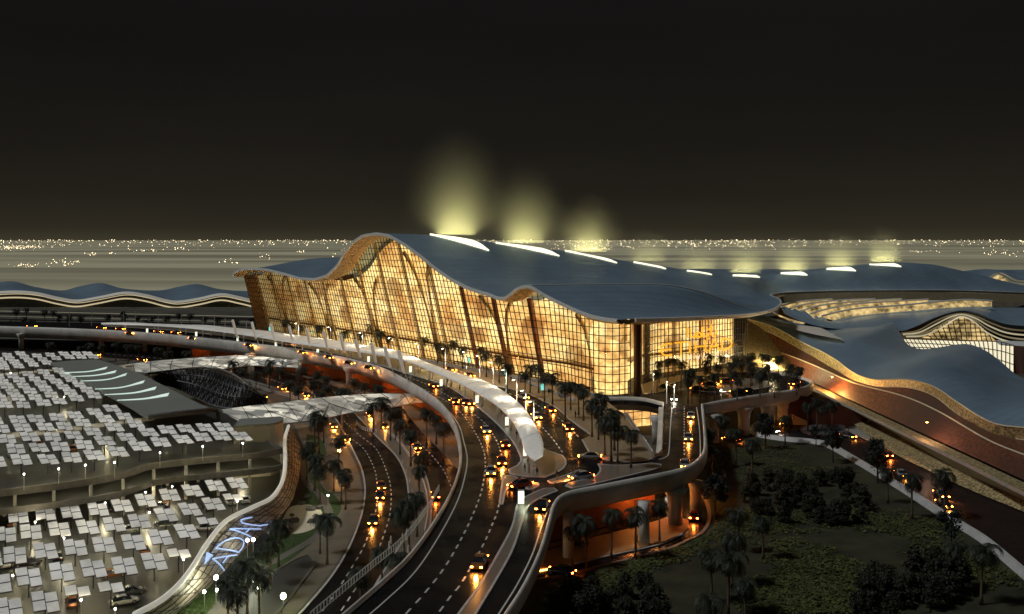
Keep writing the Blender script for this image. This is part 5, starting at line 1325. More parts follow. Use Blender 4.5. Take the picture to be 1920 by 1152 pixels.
# dark lattice shell
ls = empty('lattice_shell', P(420, 760, 0)); tag(ls, 'dark steel lattice half shell between the grey roof and the lower road', 'lattice')
A = catmull([P(270, 708, 9), P(330, 694, 10), P(395, 690, 10), P(432, 700, 9.5), P(462, 721, 7), P(498, 757, 1)], 36)
B = catmull([P(290, 716, 6), P(330, 728, 4), P(370, 748, 2), P(405, 762, .5), P(450, 766, .2), P(498, 759, .2)], 36)
Mi = [a.lerp(b_, .5) + Vector((1, -2, 2.2)) for a, b_ in zip(A, B)]
rws = [A, [a.lerp(b_, .5) + Vector((0, -.6, .9)) for a, b_ in zip(A, Mi)], Mi, [a.lerp(b_, .5) + Vector((0, -.6, .5)) for a, b_ in zip(Mi, B)], B]
mb = MB()
for r_ in rws: mb.tube(r_, .2, 4)
for k in range(0, 37, 1): mb.tube([r_[k] for r_ in rws], .2, 4)
for k in range(0, 33, 2):
    mb.tube([r_[min(36, k + j)] for j, r_ in enumerate(rws)], .15, 4); mb.tube([r_[max(0, k + 4 - j)] for j, r_ in enumerate(rws)], .15, 4)
mb.build('lattice', darkmetal, ls, world=True)
MB().tube(A, .4, 6).build('edge_tube', greymetal, ls, world=True)
MB().loft([[p + Vector((0, 1.5, -.6)) for p in r_] for r_ in rws]).build('mesh_skin', M('grey_mesh_skin', (.15, .145, .135), .5, noise=(.6, .4, 1.4)), ls, smooth=True, world=True)

# ================================================================ lattice wall with the blue letters
aw = empty('lattice_wall', P(450, 1030, 0)); tag(aw, 'curving brown lattice wall with white top edge between lower parking and garden', 'wall')
AT = [(252, 1155), (300, 1129), (335, 1099), (362, 1064), (390, 1019), (425, 978), (478, 951), (508, 936), (525, 914), (533, 889), (535, 860), (534, 825), (541, 800)]
AB = [(318, 1160), (352, 1135), (385, 1108), (410, 1083), (440, 1050), (478, 1014), (520, 975), (545, 940), (556, 908), (562, 882), (564, 855), (562, 835), (554, 815)]
at = catmull([P(a, c, 6.2) for a, c in AT], 90); ab = catmull([P(a, c, .1) for a, c in AB], 90)
def wall_pt(u, v, out=0.0):
    i = max(0, min(89.999, u*90)); k = int(i); f = i - k
    a = at[k].lerp(at[k+1], f); b_ = ab[k].lerp(ab[k+1], f)
    p = b_.lerp(a, v); tg = (at[k+1] - at[k]).normalized(); nr = (a - b_).normalized().cross(tg)
    if nr.dot(Vector((1, -1, 0))) < 0: nr = -nr
    return p + nr.normalized()*(out + .8*sin(pi*v)*.4)
MB().loft([[wall_pt(i/90, k/6) for i in range(91)] for k in range(7)]).build('skin', M('brown_mesh_skin', (.55, .47, .37), .55, noise=(1.5, .45, 1.5)), aw, smooth=True, world=True)
mb = MB(); rd = random.Random(4)
for k in (0, 1, 2, 3, 4, 5): mb.tube([wall_pt(i/90, k/6 + .02*sin(i*.7 + k), .12) for i in range(91)], .07, 4)
for i in range(0, 90, 2):
    s_ = 3 if (i//2) % 2 else -3
    mb.tube([wall_pt(min(1, max(0, (i + s_*v/5)/90)), v/5, .14) for v in range(6)], .06, 4)
mb.build('lattice', darkmetal, aw, world=True)
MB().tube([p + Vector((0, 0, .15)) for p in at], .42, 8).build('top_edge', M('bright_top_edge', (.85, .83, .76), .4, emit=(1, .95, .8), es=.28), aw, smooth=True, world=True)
def place_ad(u, v): return wall_pt(u, v, .55)
ad = empty('blue_sign', wall_pt(.45, .5)); tag(ad, 'blue lit ADAC letters mounted on the lattice wall', 'sign')
def u_at(x): return min((k/600 for k in range(60, 500)), key=lambda u: abs(PXY(wall_pt(u, .5))[0] - x))
for ch, x0_, x1_, v0, v1 in (('A', 396, 417, .12, .72), ('D', 421, 441, .14, .80), ('A', 445, 461, .18, .82), ('C', 466, 489, .18, .86)):
    u0, u1 = u_at(x0_), u_at(x1_)
    mb = MB()
    for st in GLY[ch]: mb.tube([place_ad(lerp(u0, u1, x), lerp(v0, v1, y)) for x, y in (st if len(st) > 3 else [(lerp(p[0], q[0], f/4), lerp(p[1], q[1], f/4)) for p, q in zip(st, st[1:]) for f in range(5)])], .12, 6)
    mb.build('letter', bluesign, ad, world=True)
mb = MB().add([place_ad(u_at(400), .84), place_ad(u_at(414), .94), place_ad(u_at(411), .78)], [(0, 1, 2)]); mb.tube([place_ad(u_at(400), .84), place_ad(u_at(414), .94), place_ad(u_at(411), .78), place_ad(u_at(400), .84)], .07, 5)
mb.build('emblem', bluesign, ad, world=True)

# ================================================================ lamps in garden and parking
def ball_lamp(p, h, mat, r, pw, col, lb, grp):
    t = empty('garden_lamp', p); tag(t, lb, 'lamp', grp)
    MB().tube([(0, 0, 0), (0, 0, h)], .07, 6).build('pole', greymetal, t)
    MB().lathe((0, 0, h), [(r*.5, -r), (r, -r*.4), (r, r*.4), (r*.5, r)], 10).build('globe', mat, t)
    light('lamp_light', (0, -.0, h + r + .3), pw, col, parent=t)
GL = [(464, 1014, 4, 3, 'left of the twin lamps below the last blue letter'), (475, 1013, 4, 3, 'right of the twin lamps below the last blue letter'), (405, 1084, 4, 4, 'large globe below the first blue letter'),
      (383, 1111, 3, 2, 'small globe on the lawn at the foot of the lattice wall'), (407, 1108, 3, 2, 'small globe right of the one at the foot of the lattice wall'), (475, 1090, 4, 2, 'small globe between the palms beside the garden path'),
      (485, 1103, 4, 3, 'bluish globe beside the near pond'), (531, 1119, 4, 5, 'brightest greenish globe over the near pond'), (636, 846, 4, 4, 'orange globe on the plaza beside the lower road'), (615, 930, 3, 1.5, 'tiny globe beside the far pond')]
for a, c, h, s_, lb in GL:
    p = P(a, c, h); p.z = .08
    mt, col = (orangelamp, (1, .45, .15)) if 'orange' in lb else ((greenlamp, (.8, 1, .5)) if 'greenish' in lb else (whitelamp, (.95, 1, .7)))
    ball_lamp(p, h, mt, .10 + .055*s_, (70 if 'twin' in lb or 'first blue' in lb else 170)*s_, col, 'glowing lamp, ' + lb, 'globe lamps in the garden')
PL = [(152, 1126, 3), (216, 1143, 3), (344, 1050, 3), (445, 941, 3), (323, 913, 3), (273, 924, 3), (66, 980, 2.5), (24, 1080, 2.5), (197, 944, 2.5), (280, 962, 2.5), (120, 1010, 3), (303, 900, 3.4), (454, 876, 3.4)]
for i, (a, c, h) in enumerate(PL):
    p = P(a, c, h); p.z = .06
    k = sorted(q[0] for q in PL).index(a) + 1
    ball_lamp(p, h, whitelamp, .12, 500, (1, .88, .55), 'white globe lamp among the lower parking canopies, %s from the left' % nth(k), 'globe lamps in the lower parking')
UL = [(45, 890), (110, 880), (160, 873), (215, 868), (300, 850), (380, 838), (455, 832), (20, 700), (120, 745), (200, 800)]
for i, (a, c) in enumerate(UL):
    p = P(a, c, 11); p.z = 8.05
    k = sorted(q[0] for q in UL).index(a) + 1
    ball_lamp(p, 3.0, whitelamp, .14, 420, (1, .88, .5), 'small lamp on the upper parking deck, %s from the left' % nth(k), 'lamps on the upper parking deck')
# ================================================================ palms
def palm_proto(seed, h=8.0, nf=24, R_=3.1):
    rd = random.Random(seed); t = empty('palm_tree'); t['category'] = 'palm tree'
    bx, by = rd.uniform(-.3, .3), rd.uniform(-.3, .3)
    pth = [Vector((bx*(k/6)**2, by*(k/6)**2, h*k/6)) for k in range(7)]
    MB().tube(pth, [.30, .22, .19, .18, .17, .18, .26], 7).build('trunk', trunkm, t, smooth=True)
    mb = MB(); top = pth[-1]
    for i in range(nf):
        az = 2*pi*i/nf*2.0 + rd.uniform(-.3, .3); lay = i/nf
        up = lerp(1.25, -.55, lay) + rd.uniform(-.15, .15); Ln = R_*rd.uniform(.85, 1.15)*(1.0 if lay > .15 else .8)
        d = Vector((cos(az), sin(az), 0)); side = Vector((-sin(az), cos(az), 0)); p = top.copy(); ang = up; seg = []
        for k in range(8):
            seg.append(p.copy()); p = p + (d*cos(ang) + Vector((0, 0, sin(ang))))*Ln/7; ang -= .30 + .05*k*.6
        for k in range(7):
            a, b_ = seg[k], seg[k+1]; w_ = Ln*(.06 + .17*sin(pi*min(1, (k + .8)/7.5)))
            for sg in (-1, 1):
                for q in range(3):
                    f0 = q/3; f1 = f0 + .20; r0 = a.lerp(b_, f0); r1 = a.lerp(b_, f1)
                    tip = side*sg*w_*rd.uniform(.8, 1.15) + (b_ - a)*.9 + Vector((0, 0, -.45*w_ - rd.uniform(0, .12)))
                    mb.add([r0, r1, r1 + tip*.98, r0 + tip*1.0], [(0, 1, 2, 3)])
    mb.build('crown', leafm, t)
    for k in range(1): MB().lathe(top + Vector((0, 0, -.5)), [(.2, 0), (.42, .3), (.30, .75)], 8).build('crown_shaft', trunkm, t)
    return t
PH = 7.6
protos = [Proto(palm_proto(s, PH)) for s in (1, 2, 3, 4)]
def palms(pts, z, group, where, h=PH, sc=1.0, jit=.12):
    pts = sorted(pts)
    for i, q in enumerate(pts):
        s_ = sc*(q[2] if len(q) > 2 else 1)*random.uniform(1 - jit, 1 + jit)
        zz = z + PH*s_
        p = P(q[0], q[1] + (-1 if z > 5 else 0), zz); p.z = z
        random.choice(protos).put(p, random.uniform(0, 6.28), s_, 'date palm %s, %s from the left' % (where, nth(i + 1)), group)
palms([(535, 604), (547, 611), (564, 614), (600, 614), (622, 615), (645, 625), (675, 629), (697, 613, 1.35), (706, 622), (716, 626), (729, 634), (795, 637), (820, 647), (832, 652), (851, 644, 1.15), (867, 655),
       (901, 655), (912, 665), (936, 672), (951, 687), (985, 702), (994, 690), (1010, 690, 1.1), (1021, 707), (1036, 705)], 10.16, 'palms along the promenade', 'on the promenade below the glass front')
palms([(1060, 724), (1070, 722), (1085, 725), (1094, 734), (1110, 757, 1.15), (1122, 768), (1134, 794), (1146, 788, 1.1), (1158, 806), (1183, 812), (1128, 745), (1152, 775)], 10.16, 'palms on the palm plaza', 'on the paved plaza left of the bridge road')
palms([(1236, 682), (1232, 698), (1252, 677), (1264, 676), (1277, 682), (1290, 700), (1297, 695), (1290, 713), (1312, 709), (1324, 680), (1324, 692), (1332, 668), (1340, 704), (1347, 687), (1355, 672), (1370, 685), (1372, 700), (1380, 673), (1382, 712), (1389, 684),
       (1401, 672), (1410, 667), (1410, 683), (1407, 693), (1429, 668), (1429, 697), (1425, 706), (1442, 670), (1441, 687), (1452, 704), (1460, 673), (1477, 698), (1481, 688), (1494, 702), (1500, 692)], 10.16, 'palms on the forecourt', 'on the forecourt before the right glass front', sc=.82)
palms([(439, 681), (506, 679), (505, 692), (527, 693), (480, 700), (455, 695), (544, 717), (567, 693), (595, 700), (612, 708), (587, 717), (615, 726), (665, 713), (684, 721), (712, 726), (636, 733), (560, 728), (602, 738), (650, 735)], 0.1, 'palms between shell canopies', 'between the two white shell canopies')
palms([(590, 777), (607, 782), (598, 790), (700, 760), (722, 760), (732, 775), (750, 792), (770, 812), (800, 772), (818, 782), (832, 800), (715, 750), (742, 770), (785, 856), (786, 879), (782, 931), (767, 947), (758, 961)], 0.1, 'palms between the lower roads', 'between the lower roads')
palms([(582, 833), (575, 845), (635, 824), (600, 876), (640, 884), (648, 893), (522, 981), (600, 971), (613, 972), (486, 1040), (507, 1018), (464, 1058), (446, 1074), (428, 1096), (487, 1078), (447, 1112), (677, 1076), (717, 1037), (745, 1042), (590, 860), (626, 868)], 0.1, 'palms in the garden', 'in the garden by the lattice wall', sc=.92)
palms([(1099, 979), (1146, 965), (1192, 964), (1237, 946), (1074, 992)], 0.16, 'palms under the viaduct', 'before the orange wall under the viaduct', sc=.92)
palms([(1402, 767), (1472, 784), (1355, 787), (1380, 811), (1325, 812), (1560, 757), (1532, 752), (1515, 760), (1543, 765), (1665, 883), (1710, 897), (1772, 890, 1.2), (1790, 1025), (1840, 1030), (1385, 962), (1431, 975), (1372, 1008), (1335, 1040), (1365, 1046), (1397, 1096), (1335, 1126), (1336, 845), (1410, 830)], 0.05, 'palms on the dark lawn', 'on the dark lawn and verge at right')
palms([(30, 582), (50, 580), (84, 584), (99, 585), (129, 595), (152, 595), (202, 592), (232, 595), (260, 594), (285, 595), (311, 595), (335, 590), (356, 591), (384, 596), (407, 597), (442, 602), (44, 597), (60, 601), (274, 602), (482, 604), (505, 606)], 0.02, 'palms beyond the highway', 'beyond the far left elevated road', sc=1.1)
palms([(96, 645), (150, 652), (170, 648), (190, 650), (217, 645), (240, 650), (260, 650), (295, 655), (315, 662), (350, 662), (386, 672)], 0.02, 'palms in front of the highway', 'in front of the far left elevated road')

# ================================================================ broadleaf trees
def tree_proto(seed, h, cw, ch, trunk_h, leaf, nclump=16, per=70, ls=.55, name='tree', cone=False):
    rd = random.Random(seed); t = empty(name); t['category'] = 'tree'
    mb = MB(); mb.tube([(0, 0, 0), (rd.uniform(-.2, .2), .1, trunk_h*.6), (0, 0, trunk_h), (.1, .1, h*.75)], [.28, .2, .16, .05], 7)
    cl = []
    for i in range(nclump):
        a = rd.uniform(0, 6.28); zz = rd.random()
        rr = cw*(rd.random()**.5)*((1 - zz*.8) if cone else (.35 + .65*sin(pi*min(1, zz*.9 + .1))))
        c = Vector((rr*cos(a), rr*sin(a), trunk_h + ch*zz)); cl.append((c, rd.uniform(.55, 1.1)*cw*.42))
        if i % 3 == 0: mb.tube([(0, 0, trunk_h*.8 + ch*zz*.3), c], [.1, .03], 5)
    mb.build('trunk', barkm, t)
    mb = MB()
    for c, r in cl:
        for k in range(per):
            d = Vector((rd.gauss(0, 1), rd.gauss(0, 1), rd.gauss(0, .8))).normalized()*r*rd.uniform(.45, 1.1)
            a = Vector((rd.gauss(0, 1), rd.gauss(0, 1), rd.gauss(0, 1))).normalized(); b_ = a.cross(d.normalized() if d.length > 0 else Vector((0, 0, 1)))
            if b_.length < .01: continue
            b_.normalize(); s_ = ls*rd.uniform(.5, 1.2); p = c + d
            mb.add([p - a*s_*.5 - b_*s_*.3, p + a*s_*.5 - b_*s_*.2, p + a*s_*.4 + b_*s_*.4, p - a*s_*.3 + b_*s_*.3], [(0, 1, 2, 3)])
    mb.build('crown', leaf, t); return t
tb = [Proto(tree_proto(11, 9, 3.2, 4.6, 4.2, darkleaf)), Proto(tree_proto(12, 9, 2.8, 5.4, 4.0, darkleaf))]
for i, (a, c, s_, lb) in enumerate(((1435, 842, 1.0, 'dark broadleaf tree in front of the left side of the roundabout'), (1562, 868, .95, 'dark broadleaf tree at the wall just right of the roundabout'), (1645, 906, 1.05, 'big leaning-looking dark tree halfway along the right road wall'),
      (1342, 975, 1.0, 'black tree at the foot of the viaduct bend'), (1783, 1035, .8, 'dark broadleaf tree on the long wall at the lower right'), (1530, 838, .6, 'small dark tree behind the roundabout rim'),
      (110, 612, .8, 'dark round tree beyond the far left road, the leftmost'), (231, 607, .9, 'dark round tree beyond the far left road near the white canopy tip'), (472, 616, .7, 'dark round tree just left of the leaning masts'), (20, 615, .5, 'low dark bush beyond the highway at the far left'))):
    tb[i % 2].put(P(a, c, .02), random.uniform(0, 6), s_, lb)
in_l, in_r = 'in the left lower right clump', 'in the right lower right clump'
tg = [Proto(tree_proto(21 + k, 5.5, 2.2, 3.9, .7, groveleaf, 22, 90, .42, cone=(k != 1))) for k in range(3)]
rd = random.Random(5)
def grove(poly_, n_, group, where, smin_=.5, smax_=1.0, mind=12):
    pts = []; tries = 0
    xs = [p[0] for p in poly_]; ys = [p[1] for p in poly_]
    while len(pts) < n_ and tries < 4000:
        tries += 1; a, c = rd.uniform(min(xs), max(xs)), rd.uniform(min(ys), max(ys))
        if inside(a, c, poly_) and all(math.hypot(a - x, (c - y)*1.5) > mind for x, y in pts): pts.append((a, c))
    pts.sort()
    for i, (a, c) in enumerate(pts):
        rd.choice(tg).put(P(a, c, .02), rd.uniform(0, 6), rd.uniform(smin_, smax_), 'dark bushy tree %s, %s from the left' % (where, nth(i + 1)), group)
grove([(1395, 925), (1440, 905), (1500, 900), (1580, 905), (1630, 935), (1625, 985), (1560, 990), (1480, 985), (1420, 975), (1390, 950)], 34, 'trees of the middle grove', 'in the middle grove')
grove([(1015, 1170), (1050, 1130), (1110, 1115), (1170, 1110), (1250, 1135), (1275, 1180), (1250, 1230), (1010, 1230)], 24, 'trees of the bottom grove', 'in the grove at the bottom centre', .7, 1.0, 18)
grove([(1590, 1100), (1650, 1090), (1690, 1110), (1690, 1170), (1600, 1180)], 8, 'trees left of the paired clump', in_l, .8, 1.1, 20)
grove([(1695, 1095), (1740, 1080), (1815, 1090), (1815, 1130), (1760, 1150), (1695, 1130)], 9, 'trees right of the paired clump', in_r, .8, 1.1, 20)
# ground cover
mb = MB(); rd = random.Random(9)
from mathutils import noise as mnoise
lawnp = [(1340, 830), (1420, 822), (1560, 850), (1690, 925), (1850, 1035), (1920, 1095), (1920, 1152), (1010, 1152), (1030, 1100), (1140, 1068), (1290, 1022), (1338, 995)]
made = 0
while made < 15000:
    c = 820 + 340*rd.random()**.8; a = rd.uniform(1000, 1925)
    if not inside(a, c, lawnp): continue
    p = P(a, c, .05); v_ = mnoise.noise(Vector((p.x*.055, p.y*.045, 2.0))) + .35*mnoise.noise(Vector((p.x*.3, p.y*.3, 0)))
    if v_ < -.08 + .22*rd.random(): continue
    s_ = rd.uniform(.25, .7); h_ = rd.uniform(.1, .45)
    for _ in range(2):
        az = rd.uniform(0, 6.28); d1 = Vector((cos(az), sin(az), rd.uniform(-.2, .5)))*s_; d2 = Vector((-sin(az), cos(az), rd.uniform(-.1, .6)))*s_*.6
        q = p + Vector((rd.uniform(-.4, .4), rd.uniform(-.4, .4), h_))
        mb.add([q - d1*.5, q + d2*.5, q + d1*.5, q - d2*.5], [(0, 1, 2, 3)])
    made += 1
tag(mb.build('ground_cover', coverleaf), kind='stuff')
mb = MB(); made = 0
gp = [(372, 1100), (450, 1040), (520, 990), (560, 945), (580, 905), (592, 925), (610, 965), (595, 1000), (530, 1040), (440, 1095), (390, 1152), (300, 1152)]
while made < 2500:
    c = rd.uniform(880, 1152); a = rd.uniform(290, 640)
    if not inside(a, c, gp) or math.hypot((a - 568)/1.6, (c - 974)) < 30: continue
    p = P(a, c, .09); s_ = rd.uniform(.15, .4); az = rd.uniform(0, 6.28); d1 = Vector((cos(az), sin(az), .3))*s_; d2 = Vector((-sin(az), cos(az), .5))*s_*.6
    q = p + Vector((0, 0, .12)); mb.add([q - d1*.5, q + d2*.5, q + d1*.5, q - d2*.5], [(0, 1, 2, 3)]); made += 1
tag(mb.build('grass', M('garden_grass', (.07, .11, .02), .8)), kind='stuff')

# ================================================================ cars
def car_proto():
    t = empty('car'); t['category'] = 'car'
    L_, W_ = 4.5, 1.8
    # body: lengthwise sections (y = forward), front at +y
    secs = [(-2.25, .42, .62, .70), (-2.15, .30, .82, .80), (-1.6, .24, .90, .88), (-.6, .22, .90, .90), (.6, .22, .88, .90), (1.4, .24, .82, .88), (2.0, .28, .70, .82), (2.25, .36, .55, .66)]
    rws = []
    for y, lo, hi, hw in secs:
        rws.append([Vector((-hw*.92, y, lo)), Vector((-hw, y, (lo + hi)/2)), Vector((-hw*.93, y, hi - .04)), Vector((-hw*.6, y, hi + .02)), Vector((hw*.6, y, hi + .02)), Vector((hw*.93, y, hi - .04)), Vector((hw, y, (lo + hi)/2)), Vector((hw*.92, y, lo))])
    mb = MB().loft(rws, True); n_ = 8; mb.f.append(list(range(8))); mb.f.append([len(mb.v) - 8 + k for k in range(8)][::-1])
    mb.build('body', carp[0], t, smooth=False)
    cab = [(-1.75, .88, .88, .78), (-1.05, .88, 1.38, .60), (-.3, .88, 1.46, .60), (.35, .88, 1.38, .60), (1.15, .84, .85, .76)]
    def ring(y, lo, hi, hw, o=0): return [Vector((-.80 - o, y, lo)), Vector((-hw - o, y, hi + o)), Vector((hw + o, y, hi + o)), Vector((.80 + o, y, lo))]
    MB().loft([ring(*q) for q in cab]).build('windows', carglass, t)
    MB().loft([[Vector((-.58, y, z)), Vector((.58, y, z))] for y, z in ((-1.12, 1.37), (-.9, 1.44), (-.3, 1.49), (.25, 1.44), (.40, 1.37))], flip=True).build('roof', carp[0], t)
    for sx in (-1, 1):
        for y in (-1.35, 1.40):
            w_ = MB(); rr = [[Vector((sx*.82 + dx, y + .33*cos(2*pi*k/14), .33 + .33*sin(2*pi*k/14))) for k in range(14)] for dx in (-.11, .11)]
            w_.loft(rr, True); w_.f.append(list(range(14))); w_.f.append([14 + k for k in range(14)][::-1]); wh = w_.build('wheel', tyrem, t)
            w_ = MB(); rr = [[Vector((sx*.82 + dx, y + .19*cos(2*pi*k/10), .33 + .19*sin(2*pi*k/10))) for k in range(10)] for dx in (-.13, .13)]
            w_.loft(rr, True); w_.f.append(list(range(10))); w_.f.append([10 + k for k in range(10)][::-1]); w_.build('rim', rimm, wh)
        MB().box((sx*.62, 2.21, .58), (.30, .14, .13)).build('headlight', amberhl, t)
        MB().box((sx*.66, -2.22, .70), (.30, .10, .16)).build('taillight', taill, t)
    light('headlight_beam', (0, 2.5, .75), 2400, (1, .36, .06), 'SPOT', .25, Vector((0, .75, -.5)).to_track_quat('-Z', 'Y').to_euler(), 100, 1.0, parent=t)
    return t
cp_ = Proto(car_proto())
lanes = [catmull(px(q, 10), 80) for q in (D1, D2, D3, D4, D5, [(-200, 607), (0, 613), (200, 619), (400, 634), (560, 656), (700, 688)], [(1235, 893), (1160, 905), (1080, 925), (1040, 945), (1015, 990)], [(1300, 735), (1380, 738), (1450, 730), (1500, 718), (1400, 706), (1310, 712)])]
lanes0 = [L1L and catmull(L1L, 60), catmull(L2L, 60), catmull(px(RL, 0), 60), catmull(oc, 40), catmull(px([(-50, 655), (150, 661), (300, 672), (420, 690), (560, 720), (640, 755)], 0), 60), [P(1262, 900, 0), P(1235, 940, 0)], [P(1306, 900, 0), P(1300, 990, 0)]]
def car(a, c, z, col, mode='amber', toward=True, rz=None, label=None, group=None, s=1.0):
    p = P(a, c, z)
    if rz is None:
        best = (1e9, 0)
        for ln in (lanes if z > 5 else lanes0):
            for i in range(0, len(ln)):
                d = (ln[i] - p); d.z = 0
                if d.length < best[0]:
                    tg = tangent(ln, i); best = (d.length, math.atan2(tg.y, tg.x) - pi/2)
        rz = best[1]
        fwd = Vector((-sin(rz), cos(rz), 0))
        if (fwd.y < 0) != toward: rz += pi
    o = cp_.put((p.x, p.y, z + .02), rz, s, label, group)
    for ch in bpy.data.objects if False else kids_by(o):
        b_ = ch.name.split('.')[0]
        if b_ == 'headlight_beam':
            if mode == 'off': bpy.data.objects.remove(ch); continue
            if mode == 'white': ch.data = wbeam
            elif not toward: ch.data = rbeam; ch.location = (0, -2.5, .75); ch.rotation_euler = Vector((0, -.75, -.5)).to_track_quat('-Z', 'Y').to_euler()
            continue
        if b_ in ('body', 'roof'): ch.material_slots[0].link = 'OBJECT'; ch.material_slots[0].material = carp[col]
        if b_ == 'headlight' and mode != 'amber':
            ch.material_slots[0].link = 'OBJECT'; ch.material_slots[0].material = whitehl if mode == 'white' else tyrem if mode == 'never' else rimm
        if b_ == 'taillight' and mode in ('off', 'white'):
            ch.material_slots[0].link = 'OBJECT'; ch.material_slots[0].material = darkred
    return o
def beamdata(col, pw):
    d = bpy.data.lights.new('beam', 'SPOT'); d.energy = pw; d.color = col; d.spot_size = R(100); d.spot_blend = 1; d.shadow_soft_size = .25; return d
wbeam = beamdata((1, .9, .7), 1500); rbeam = beamdata((1, .24, .03), 1300)
darkred = M('unlit_tail_light', (.15, .01, .01), .3)
def kids_by(o): return [c for c in C.objects[-26:] if c.parent == o] if o is not cp_.root else [c for c in C.objects if c.parent == o]
W_ = {'amber': 'amber lights', 'white': 'white headlights', 'off': 'no lights on'}
def cars(lst, z, group, where, s=1.05):
    lst = sorted(lst, key=lambda q: q[0])
    for i, q in enumerate(lst):
        a, c, col = q[:3]; mode = q[3] if len(q) > 3 else 'amber'; tw = q[4] if len(q) > 4 else True; rz = q[5] if len(q) > 5 else None
        car(a, c, z, col, mode, tw, rz, '%s car %s %s, %s from left' % (carname[col], 'with ' + W_[mode] if tw or mode != 'amber' else 'with red tail lights', where, nth(i + 1)), group, s)
cars([(899, 1062, 4), (813, 727, 1, 'amber', False), (851, 757, 1, 'amber', False), (870, 758, 1), (881, 759, 1), (911, 811, 0), (947, 838, 1, 'amber', False), (941, 870, 1), (921, 889, 0), (692, 693, 5), (655, 684, 5)], 10, 'cars on the main carriageway', 'on the left carriageway')
cars([(981, 748, 0), (1032, 772, 1), (1006, 785, 0), (1065, 806, 1), (1106, 861, 0, 'amber', True, 1.45), (1090, 899, 0, 'amber', True, 2.0), (975, 914, 1, 'amber', False, 2.2), (1017, 955, 5), (846, 696, 1), (881, 707, 4)], 10, 'cars on the right carriageway', 'right of the ribbon canopy')
cars([(1249, 729, 5, 'white'), (1264, 751, 5, 'white'), (1295, 784, 3), (1291, 825, 0), (1284, 876, 0)], 10, 'cars on the bridge road', 'on the bridge road to the forecourt')
cars([(1310, 733, 5), (1332, 724, 5), (1337, 735, 5, 'white'), (1360, 718, 4), (1384, 738, 5), (1400, 737, 5, 'off'), (1490, 722, 1), (1327, 713, 3, 'off')], 10, 'cars on the forecourt', 'on the forecourt loop')
cars([(244, 627, 1), (226, 619, 1), (297, 624, 1), (330, 626, 1), (410, 641, 0, 'white'), (362, 637, 2), (467, 650, 2), (550, 658, 2, 'white'), (567, 664, 4), (617, 673, 5), (545, 645, 4), (190, 617, 4), (60, 614, 2)], 10, 'cars on the far elevated road', 'on the far elevated road')
cars([(715, 916, 4), (713, 934, 2), (700, 981, 2), (816, 934, 1, 'amber', False), (529, 731, 4), (574, 744, 2), (496, 747, 4), (694, 781, 4), (721, 803, 4), (626, 802, 4), (650, 826, 4), (782, 842, 4), (267, 677, 1), (179, 668, 1)], 0.03, 'cars on the lower roads', 'on the lower roads')
cars([(1052, 1077, 5, 'amber', True, 1.1), (1080, 1022, 5, 'off', True, 1.3), (1252, 925, 3, 'white'), (1302, 973, 1, 'amber', False)], 0.03, 'cars under the right viaduct', 'under the right viaduct')
cars([(1590, 821, 2), (1662, 857, 1, 'amber', False), (1690, 893, 0), (1765, 932, 2), (1770, 950, 5), (1445, 811, 5, 'white'), (1452, 796, 1), (1370, 828, 1, 'amber', False)], 0.03, 'cars on the right road', 'on the right road')
pa = R(30)
cars([(232, 1133, 3, 'off', True, -1.0), (135, 1135, 4, 'off', True, pa), (212, 1082, 4, 'off', True, -1.0), (247, 1115, 2, 'off', True, -1.0), (10, 1062, 3, 'off', True, pa), (52, 1062, 5, 'off', True, pa + 1.3), (107, 1050, 5, 'off', True, pa), (307, 945, 4, 'off', True, pa), (295, 955, 5, 'off', True, pa + 1.3),
      (310, 985, 2, 'off', True, pa + 1.3), (390, 957, 5, 'off', True, pa), (432, 945, 3, 'off', True, pa), (457, 942, 3, 'off', True, pa), (240, 999, 3, 'off', True, pa + 1.4), (270, 1037, 4, 'off', True, pa), (212, 957, 2, 'off', True, pa), (385, 995, 3, 'off', True, pa + 1.2), (20, 985, 4, 'off', True, pa)], .06, 'cars in the lower parking', 'in the lower parking', .95)
cars([(80, 796, 1, 'off', True, pa), (135, 846, 4, 'off', True, pa), (22, 856, 3, 'off', True, pa), (70, 832, 4, 'off', True, pa + .2), (150, 782, 2, 'off', True, pa)], 8.05, 'cars on the upper parking deck', 'on the upper parking deck', .95)

